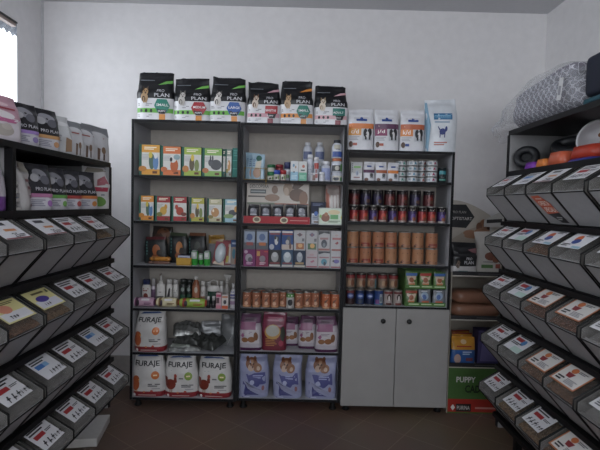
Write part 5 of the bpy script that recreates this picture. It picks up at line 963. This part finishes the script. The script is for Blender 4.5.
def cushion(L, W, H, m, fn=None, ex=5, nx=48, nr=28, n=2.6):
    """a soft oblong along y, its cross-section a rounded rectangle in x-z, standing on z=0"""
    mb = MB(); vs = []; uv = []
    for i in range(nx + 1):
        t = -1 + 2 * i / nx; s = max(.0, 1 - abs(t) ** ex) ** .32; y = t * L / 2
        hs = fn(t) if fn else 1
        for k in range(nr):
            a = 2 * math.pi * k / nr; c, sn = math.cos(a), math.sin(a)
            x = W / 2 * (.35 + .65 * s) * math.copysign(abs(c) ** (2 / n), c); zz = H / 2 * hs * (1 + math.copysign(abs(sn) ** (2 / n), sn) * (.3 + .7 * s))
            vs.append((x, y, zz))
    fs = [(i * nr + k, (i + 1) * nr + k, (i + 1) * nr + (k + 1) % nr, i * nr + (k + 1) % nr) for i in range(nx) for k in range(nr)]
    mb.add(vs, fs, m, True); mb.add(vs[:nr], [tuple(range(nr))], m); mb.add(vs[-nr:], [tuple(range(nr))[::-1]], m)
    return mb, vs
BY0, BY1 = 2.24, 3.0
t = tag(empty('pet_bed', (1.55, (BY0 + BY1) / 2, ztop)), 'grey lattice-patterned pet bed wrapped in clear plastic on top of rack', 'pet bed')
L = BY1 - BY0
hf = lambda q: .94 - .3 * q * q
mb, _ = cushion(L, .42, .29, LAT, hf)
o = mb.build('cushion', t)
def uv_xyz(o):
    me = o.data; u = me.uv_layers.new(name='wrap')
    for poly in me.polygons:
        for li in poly.loop_indices:
            v = me.vertices[me.loops[li].vertex_index].co; nrm = poly.normal
            u.data[li].uv = (v.y, v.z) if abs(nrm.x) > abs(nrm.z) else (v.y, v.x)
uv_xyz(o)
mb, _ = cushion(L * .8, .12, .09, LAT, None)
o = mb.build('front_bolster', t); o.location = (-.15, -.02, .155); uv_xyz(o); o.rotation_euler = (-.07, 0, 0)
mb = MB(); N = 64; nr = 34; vs = []; rn = random.Random(4)
for i in range(N + 1):
    q = -1 + 2.75 * i / N; inside = q <= 1
    y = (L / 2 + .02) * min(q, 1) + max(0, q - 1) * .32
    e = max(0, q - 1) / .75                                           # 0..1 along the loose end that hangs over the rack end
    s = (max(0, 1 - abs(q) ** 8)) ** .3 if q < .8 else (max(0, 1 - .8 ** 8)) ** .3 * (1 - .35 * e)
    hh = .305 * hf(min(q, 1)) / 2 * (1 - .15 * e); mid = hh * (1 + .12) - .05 * e ** 1.3
    for k in range(nr):
        a = 2 * math.pi * k / nr; c, sn = math.cos(a), math.sin(a)
        j = 1 + (.03 + .1 * e) * math.sin(5 * a + 7 * q) + (.02 + .07 * e) * math.sin(9 * a - 13 * q) + rn.uniform(-.01, .01) * e
        zz = mid + hh * 1.12 * math.copysign(abs(sn) ** .75, sn) * (.3 + .7 * s) * j
        if q < .98: zz = max(zz, .003)
        elif y < L / 2 + .06: zz = max(zz, -.02 * (q - .98) / .1)
        vs.append((.23 * (.35 + .65 * s) * math.copysign(abs(c) ** .75, c) * j, y, zz))
fs = [(i * nr + k, (i + 1) * nr + k, (i + 1) * nr + (k + 1) % nr, i * nr + (k + 1) % nr) for i in range(N) for k in range(nr)]
mb.add(vs, fs, see_through('clear_film', '#d8dce4', .74, .14, .6, 14), True); mb.build('plastic_wrap', t)['label'] = 'clear crinkled plastic bag hanging over the rack end'
tp = at_x(560, 89, 1.31)
b = MB(); b.box(-.001, .001, -.018, .018, -.055, .055, paper('#c6c6c8')); b.box(-.0022, -.001, -.011, .011, -.03, .015, paper('#8a8a92')); o = b.build('swing_tag', t, (tp.x - 1.55, tp.y - (BY0 + BY1) / 2, tp.z - ztop)); o.rotation_euler = (.2, 0, 0); o['label'] = 'white swing tag'
mb, _ = cushion(.66, .43, .2, mat('#141b2e', .8, vary=.08), None, 40, n=9)
t = tag(empty('pet_cushion', (1.555, 1.865, ztop)), 'navy pet cushion with teal base beside the lattice pet bed', 'cushion'); o = mb.build('cover', t); o.location = (0, 0, .035)
mb, _ = cushion(.67, .44, .034, mat('#1d4a58', .8, vary=.08), None, 40, n=6); mb.build('base', t)

zs = 1.80; xf = RX + .03
def yat(px, py): return at_x(px, py, xf).y
# dark bowl-shaped bed leaning at the far end
def dish(r, depth, m, thick=.006, seg=28, fx=1.0):
    pr = [(.02, 0), (r * .75, .0), (r * .95, depth * .6), (r, depth), (r * 1.03, depth), (r * 1.0, depth - thick), (r * .8, thick), (.02, thick)]
    pr = [(.001, depth * .12), (r * .7, depth * .12), (r * .92, depth * .7), (r * .97, depth), (r * 1.06, depth), (r * 1.04, depth * .9), (r, depth * .7), (r * .8, 0), (.001, 0)]
    mb = MB(); mb.lathe(pr, m, seg, fx, 1)
    for i in range(len(mb.sm)): mb.sm[i] = True
    return mb
blk = mat('#15171c', .5, vary=.05)
def torus_bed(ry, rx, r, m, sag):
    mb = MB(); N, S_ = 36, 14; vs = []; fs = []
    for i in range(N):
        a = 2 * math.pi * i / N; rr = r * (1 - sag * max(0, math.cos(a)))
        for k in range(S_):
            q = 2 * math.pi * k / S_; vs.append(((rx - r + rr * math.cos(q)) * math.cos(a), (ry - r + rr * math.cos(q)) * math.sin(a), rr + rr * math.sin(q)))
    for i in range(N):
        for k in range(S_): fs.append((i * S_ + k, ((i + 1) % N) * S_ + k, ((i + 1) % N) * S_ + (k + 1) % S_, i * S_ + (k + 1) % S_))
    mb.add(vs, fs, m, True)
    mb.lathe([(ry - r, .006), (ry - r, r * .6), (.01, r * .6)], m, 30, (rx - r) / (ry - r), 1)
    return mb
o = torus_bed(.074, .074, .023, blk, -.1).build('padded_pet_nest', None, (RX + .075, 2.815, zs + .078)); o.rotation_euler = (1.2, 0, -.55)
tag(o, 'small black oval pet nest standing tilted beside the purple bowl', 'pet bed')
o = torus_bed(.15, .09, .035, blk, .2).build('padded_pet_nest', None, (RX + .22, 2.56, zs + .1)); o.rotation_euler = (.2, -.75, 0)
tag(o, 'black padded pet nest lying behind the red feeding bowl', 'pet bed')
def sq_bowl(wy, wx, h, m, lb, y, z, x=None, nm='feeding_bowl'):
    mb = MB(); s = .86
    def loop(sc, zz, n=28): return [((wx / 2) * sc * math.copysign(abs(math.cos(2 * math.pi * k / n)) ** .5, math.cos(2 * math.pi * k / n)), (wy / 2) * sc * math.copysign(abs(math.sin(2 * math.pi * k / n)) ** .5, math.sin(2 * math.pi * k / n)), zz) for k in range(n)]
    ls = [loop(1, 0), loop(.96, h * .5), loop(s, h), loop(s * .9, h), loop(s * .7, h * .35)]; n = 28; vs = sum(ls, []); fs = []
    for i in range(len(ls) - 1): fs += [(i * n + k, i * n + (k + 1) % n, (i + 1) * n + (k + 1) % n, (i + 1) * n + k) for k in range(n)]
    fs += [tuple(range(n))[::-1], tuple(range((len(ls) - 1) * n, len(ls) * n))]; mb.add(vs, fs, m, True)
    return tag(mb.build(nm, None, (x or xf + wx / 2, y, z)), lb, 'bowl', 'coloured plastic bowls')
ya, yb = yat(533, 167), yat(522, 167); sq_bowl(abs(yb - ya), .12, .045, mat('#7a2fa8', .35), 'small purple plastic bowl on upper rack shelf', (ya + yb) / 2, zs)
ya, yb = yat(544, 163), yat(533.5, 163); sq_bowl(abs(yb - ya), .12, .052, mat('#d8762a', .35), 'small orange plastic bowl beside the purple one', (ya + yb) / 2, zs)
ya, yb = yat(561, 162), yat(544.5, 162); sq_bowl(abs(yb - ya), .13, .075, mat('#c8593a', .3), 'taller orange-red bowl in clear wrap between orange and red bowls', (ya + yb) / 2, zs)
ya, yb = yat(591, 160), yat(562, 164); sq_bowl(abs(yb - ya) + .02, .2, .022, mat('#2a3a9a', .35), 'flat blue plastic tray under the red feeding bowl', (ya + yb) / 2, zs)
sq_bowl(abs(yb - ya), .17, .062, mat('#b5331f', .35), 'long red plastic feeding bowl resting on the blue tray', (ya + yb) / 2, zs + .0225, xf + .1)
# white bowl with a bone, standing on edge
yc = 2.33; zc = zs + .12
mb = dish(.1, .05, mat('#c8c8cc', .3, vary=.02)); bone = mat('#8a5430', .5, vary=0)
def bn(x, y): return (x, y, .0075)
for cx_, cy_ in ((.034, -.009), (.034, .009), (-.034, -.009), (-.034, .009)): mb.lathe([(.012, .0065), (.011, .0085), (.002, .009)], bone, 12, 1, 1, cx_, cy_)
mb.box(-.034, .034, -.008, .008, .0062, .0088, bone)
o = mb.build('feeding_bowl', None, (RX + .215, yc, zc)); o.rotation_euler = (0, math.radians(-78), .7); tag(o, 'white round bowl with brown bone inside, standing on edge', 'bowl')

# ================================================================== cardboard promotion stand beside the cupboard unit
DX, DXR, DYF, DYB = 1.205, 1.80, 3.52, 3.9
card_m = paper('#a39a8c'); kb2 = paper('#1c1c20')
zl = [at(475, 275.5, DYF).z, at(475, 319.5, DYF).z, at(475, 367, DYF).z]; zlow = at(475, 400, DYF).z; zbot = FLOOR
t = tag(empty('promotion_stand', ((DX + DXR) / 2, (DYF + DYB) / 2, FLOOR)), 'cardboard promotion stand with arched header and green foot beside cupboard unit', 'display stand')
cx = (DX + DXR) / 2; cy = (DYF + DYB) / 2; hw = (DXR - DX) / 2; o0 = -FLOOR
arc = []
za, zb_ = at(453, 200, DYB - .02).z, at(503, 226, DYB - .02).z
xa = at(453, 200, DYB - .02).x; xb = at(503, 226, DYB - .02).x
for i in range(19):
    u = i / 18; x = DX + (DXR - DX) * u; q = (x - xa) / (xb - xa); arc.append((x - cx, max(zb_ - .12, za - (za - zb_) * max(0, q) ** 1.8 - .02 * max(0, -q)) + o0))
b = MB(); b.plate([(-hw, zl[0] - .03 + o0), (hw, zl[0] - .03 + o0)] + arc[::-1], DYB - .012 - cy, DYB - .006 - cy, paper('#b8b0a4'))
def Sh(x, z_, o): return (x - cx, DYB - .012 - cy - o, z_ + o0)
def hp(px, py): p = at(px, py, DYB - .012); return (p.x, p.z)
def hpoly(pts, c): return ('p', [(hp(*p)[0], hp(*p)[1]) for p in pts], c)
pc = hp(462, 216)
def he(px, py, rx, ry, c): p = hp(px, py); return ('e', p[0], p[1], rx * 3.9 / F, ry * 3.9 / F, c)
def ht(s, px, py, hh, ww, c): p = hp(px, py); return ('t', s, p[0], p[1], hh * 3.9 / F, c, ww * 3.9 / F / 2)
printed(b, Sh, 2.0, 1.0, [hpoly([(451, 204.5), (466, 204.5), (474.5, 217), (466, 228), (451, 227)], '#24262a'), ht('PRO PLAN', 459, 212, 2.6, 14, '#a4a09a'), ht('OPTISTART', 461.5, 218.5, 3, 21, '#c8c4c0'),
   hpoly([(450, 240), (466, 230), (480, 226), (500, 236), (505, 262), (450, 262)], '#a89c8e'), he(485, 225, 6, 6, '#9a6c50'), he(479, 227, 3, 4.5, '#7a4f3a'), he(483, 232, 9, 4, '#a07458'), he(489, 228, 2.5, 2, '#5a3a2c'), he(470, 233, 7, 3, '#a5785c'), he(473, 236, 9, 2.5, '#a5785c')], curved=False)
b.build('header', t)
b = MB(); b.box(-hw, -hw + .006, DYF - cy, DYB - .012 - cy, 0, zl[0] + .02 + o0, card_m); b.box(hw - .006, hw, DYF - cy, DYB - .012 - cy, 0, zl[0] + .02 + o0, card_m); b.box(-hw + .006, hw - .006, DYB - .0125 - cy, DYB - .0065 - cy, 0, zl[0] - .031 + o0, card_m); b.build('carcass', t)
for i, zz in enumerate(zl):
    b = MB(); b.box(-hw + .0065, hw - .0065, DYF + .003 - cy, DYB - .0135 - cy, zz - .008 + o0, zz + o0, card_m); b.build('tray_shelf', t)
    b = MB(); b.box(-hw + .0065, hw - .0065, DYF - .002 - cy, DYF + .0025 - cy, zz - .008 + o0, zz + .03 + o0, kb2); b.box(-hw + .0065, hw - .0065, DYF - .0035 - cy, DYF - .0021 - cy, zz - .009 + o0, zz - .001 + o0, paper('#b8b2a6'))
    printed(b, lambda x, z_, o: (x, DYF - .002 - cy - o, z_ + zz + o0), 2 * hw, .03, [('l', -.3, .2, .3, .7, 1, '#4a4a4e')], curved=False); b.build('tray_lip', t)
b = MB(); b.box(-hw + .0065, hw - .0065, DYF - .002 - cy, DYF + .004 - cy, 0, zl[2] - .0095 + o0, paper('#3b6327'))
hB = zl[2] - .01 - FLOOR; v0 = .0
def bp(px, py): p = at(px, py, DYF); return ((p.x - cx) / hw, (p.z - FLOOR) / hB)
v = bp(470, 399)[1]; u1, q1 = bp(464, 379.5); u2, q2 = bp(476.5, 389); u3, q3 = bp(460, 405)
printed(b, lambda x, z_, o: (x, DYF - .002 - cy - o, z_), 2 * hw, hB, [('r', -.975, 0.03, .97, v, '#a8281e'), ('t', 'PUPPY', u1 + .05, q1, .125, '#c8c8c4', .255), ('t', 'CADOU', u2 + .04, q2, .17, '#0c120a', .35), ('p', [(-.9, .13), (-.84, .2), (-.78, .13), (-.84, .06)], '#d8d0cc'), ('r', -.76, .04, -.36, .21, '#2a2022'), ('t', 'PURINA', -.56, .125, .09, '#c8c4c0', .17), ('l', -.25, .09, .6, .16, 1, '#c88a80')], curved=False)
b.build('base_panel', t)['label'] = 'green base panel with red strip'
# goods in the stand
goods('food_sack', lambda w, h, d: bag_mesh(w, h, d, [(.26, foil('#bcb8b8')), (1, foil('#17181c', .35))], pup(-.5, .38, .16, '#6a5444', '#2e241e', 1.4) + [('t', 'PRO', .3, .5, .09, '#c8c8cc', .22), ('t', 'PLAN', .3, .38, .1, '#c8c8cc', .36), ('r', -.5, .05, .2, .12, '#6a8a8a'), ('p', [(.2, .78), (.9, .84), (.9, .66), (.5, .7)], '#8a5a60')], 120, 'shoulder', wr=.008), (451, 479, 243), 3.56, zl[0], .13, 'black and white sack with small dog in the promotion stand', 'pet food bag', None, .05)
goods('food_sack', lambda w, h, d: bag_mesh(w, h, d, [(1, foil('#c0bcb6', .4))], [('e', .1, .42, .5, .1, '#7a4432'), ('e', .5, .36, .3, .1, '#8a5038'), ('r', -.6, .14, .3, .22, '#4f7a3f'), ('r', .5, .14, .9, .24, '#a04a3a'), ('l', -.5, .27, .6, .3, 1, '#6a6a6a')], 121, 'pouch', wr=.012), (477, 503, 232), 3.62, zl[0], .12, 'white sack with brown dog beside the black one in promotion stand', 'pet food bag', None, -.06)
b = MB(); p0 = at(486, 227, 3.8); p1 = at(508, 219, 3.8)
b.plate([(0, 0), (p1.x - p0.x, .0), (p1.x - p0.x, .16), (.1, .11), (0, .06)], 0, .004, paper('#b4b2ae')); printed(b, lambda x, z_, o: (x, -o, z_), 1, 1, [('p', [(.04, .03), (.3, .04), (.3, .07), (.04, .06)], '#2a2a2c')], curved=False)
b.plate([(.05, -.33), (.07, -.33), (.07, 0), (.05, 0)], .001, .003, paper('#b4b2ae'))
tag(b.build('price_flag', None, (p0.x, 3.84, p0.z)), 'white card flag behind the white sack in promotion stand', 'card')
def loaf(w, h, d, c, c2, seed):
    mb = MB(); rn = random.Random(seed); N, S_ = 20, 16; vs = []
    for i in range(N + 1):
        q = -1 + 2 * i / N; s = max(.25, (1 - abs(q) ** 8)) ** .5
        for k in range(S_):
            a = 2 * math.pi * k / S_; c_, sn = math.cos(a), math.sin(a)
            vs.append((w / 2 * q, d / 2 * s * math.copysign(abs(c_) ** .6, c_), h / 2 + h / 2 * s * math.copysign(abs(sn) ** .6, sn) * (1 if sn < 0 else 1 + rn.uniform(-.06, .04))))
    fs = [(i * S_ + k, i * S_ + (k + 1) % S_, (i + 1) * S_ + (k + 1) % S_, (i + 1) * S_ + k) for i in range(N) for k in range(S_)]
    mb.add(vs, fs, c, True); mb.add(vs[:S_], [tuple(range(S_))[::-1]], c2); mb.add(vs[-S_:], [tuple(range(S_))], c2); return mb
br = foil('#8a5e48', .35)
X, w, h = fit(452, 503, 304.5, 3.56, zl[1]); h1 = h * 1.0
put(loaf(w, h1, .22, br, foil('#6a4836'), 3), 'bedding_bale', X, 3.55, .22, zl[1], 'brown plastic-wrapped bedding bale, lower one in the promotion stand', 'bale', 'bedding bales')
X, w, h = fit(454, 503, 291, 3.56, zl[1] + h1); put(loaf(w, h * .98, .22, br, foil('#6a4836'), 4), 'bedding_bale', X, 3.55, .22, zl[1] + h1 * .98, 'brown plastic-wrapped bedding bale, upper one in the promotion stand', 'bale', 'bedding bales')
for k, (Y, bx, top_c, lb) in enumerate(((3.56, (451.5, 476, 337.5), '#d8902a', 'yellow and blue snack bag at front of the promotion stand'), (3.64, (452, 473, 333.5), '#8a3028', 'snack bag with red top, just behind the yellow and blue one'), (3.71, (452, 471, 331), '#7a2c24', 'snack bag with dark red top at back of the promotion stand'))):
    goods('snack_bag', lambda w, h, d: bag_mesh(w, h, d, [(.54, foil('#2a5aa0')), (.95, foil('#c98a24')), (1, foil(top_c))], [('e', 0, .82, .25, .08, '#d8b890'), ('e', -.5, .22, .28, .17, '#b89a90'), ('l', -.1, .36, .7, .5, 2, '#a8c0d8'), ('r', .2, .15, .8, .26, '#7a4048'), ('l', -.6, .62, .7, .7, 1, '#a8322a')], 130 + k, 'pouch'), bx, Y, zl[2], .06, lb, 'treat bag', 'snack bags in the stand')
goods('purple_carton', lambda w, h, d: carton_mesh(w, h, d, paper('#3f3a6a'), [('p', [(-.8, .1), (.8, .1), (.2, .6), (-.6, .8)], '#5f5a8c'), ('l', -.5, .8, .6, .92, 1, '#8a86ac')]), (478, 500, 331), 3.58, zl[2], .12, 'purple carton beside the snack bags in promotion stand', 'box')

# ================================================================== white slab-shaped carton on the floor
def flp(px, py): d = ray(px, py); return EYE + d * ((FLOOR - EYE.z) / d.z)
q0 = flp(97, 447); q1 = flp(113, 422)
b = MB(); b.box(-.34, 0, 0, .34, 0, .055, mat('#c2c0bc', .55, vary=.03)); b.box(-.342, .002, -.002, .342, .0475, .058, mat('#cbc9c5', .55, vary=.03))
o = b.build('flat_carton', None, (q0.x, q0.y, FLOOR + .0005), math.atan2(q1.y - q0.y, q1.x - q0.x) - math.pi / 2 + .06)
o.modifiers.new('edge', 'BEVEL').width = .004
tag(o, 'flat white carton lying on the floor at foot of window-side rack', 'box')

# ================================================================== light and camera
def area(name, loc, rot, sx, sy, power, col):
    l = bpy.data.lights.new(name, 'AREA'); l.shape = 'RECTANGLE'; l.size = sx; l.size_y = sy; l.energy = power; l.color = col
    o = bpy.data.objects.new(name, l); COL.objects.link(o); o.location = loc; o.rotation_euler = rot; return o
area('ceiling_light', (.1, .9, 3.14), (math.radians(14), 0, 0), 1.3, .35, P_CEIL, (.95, .98, 1))
area('shop_window_daylight', (.35, YR - .25, 2.15), (math.radians(88), 0, 0), 2.6, 1.7, P_DOOR, (.92, .95, 1))
area('side_window_daylight', (XL - 1.4, 2.0, 2.6), (0, math.radians(-70), 0), 1.6, 2.6, P_SIDE, (.9, .95, 1))
w = bpy.data.worlds.new('sky'); SC.world = w; w.use_nodes = True; bg = w.node_tree.nodes['Background']; bg.inputs[0].default_value = (.86, .92, 1, 1); bg.inputs[1].default_value = P_SKY
cam = bpy.data.cameras.new('camera'); cam.sensor_width = 36; cam.lens = F / 600 * 36; cam.clip_start = .02
co = bpy.data.objects.new('camera', cam); COL.objects.link(co); co.matrix_world = Matrix.Translation(EYE) @ R.to_4x4(); SC.camera = co
vs = SC.view_settings; vs.view_transform = 'Standard'; vs.look = 'None'; vs.gamma = 1; vs.use_curve_mapping = False; vs.exposure = EXPO
SC.cycles.max_bounces = 8; SC.cycles.transparent_max_bounces = 24
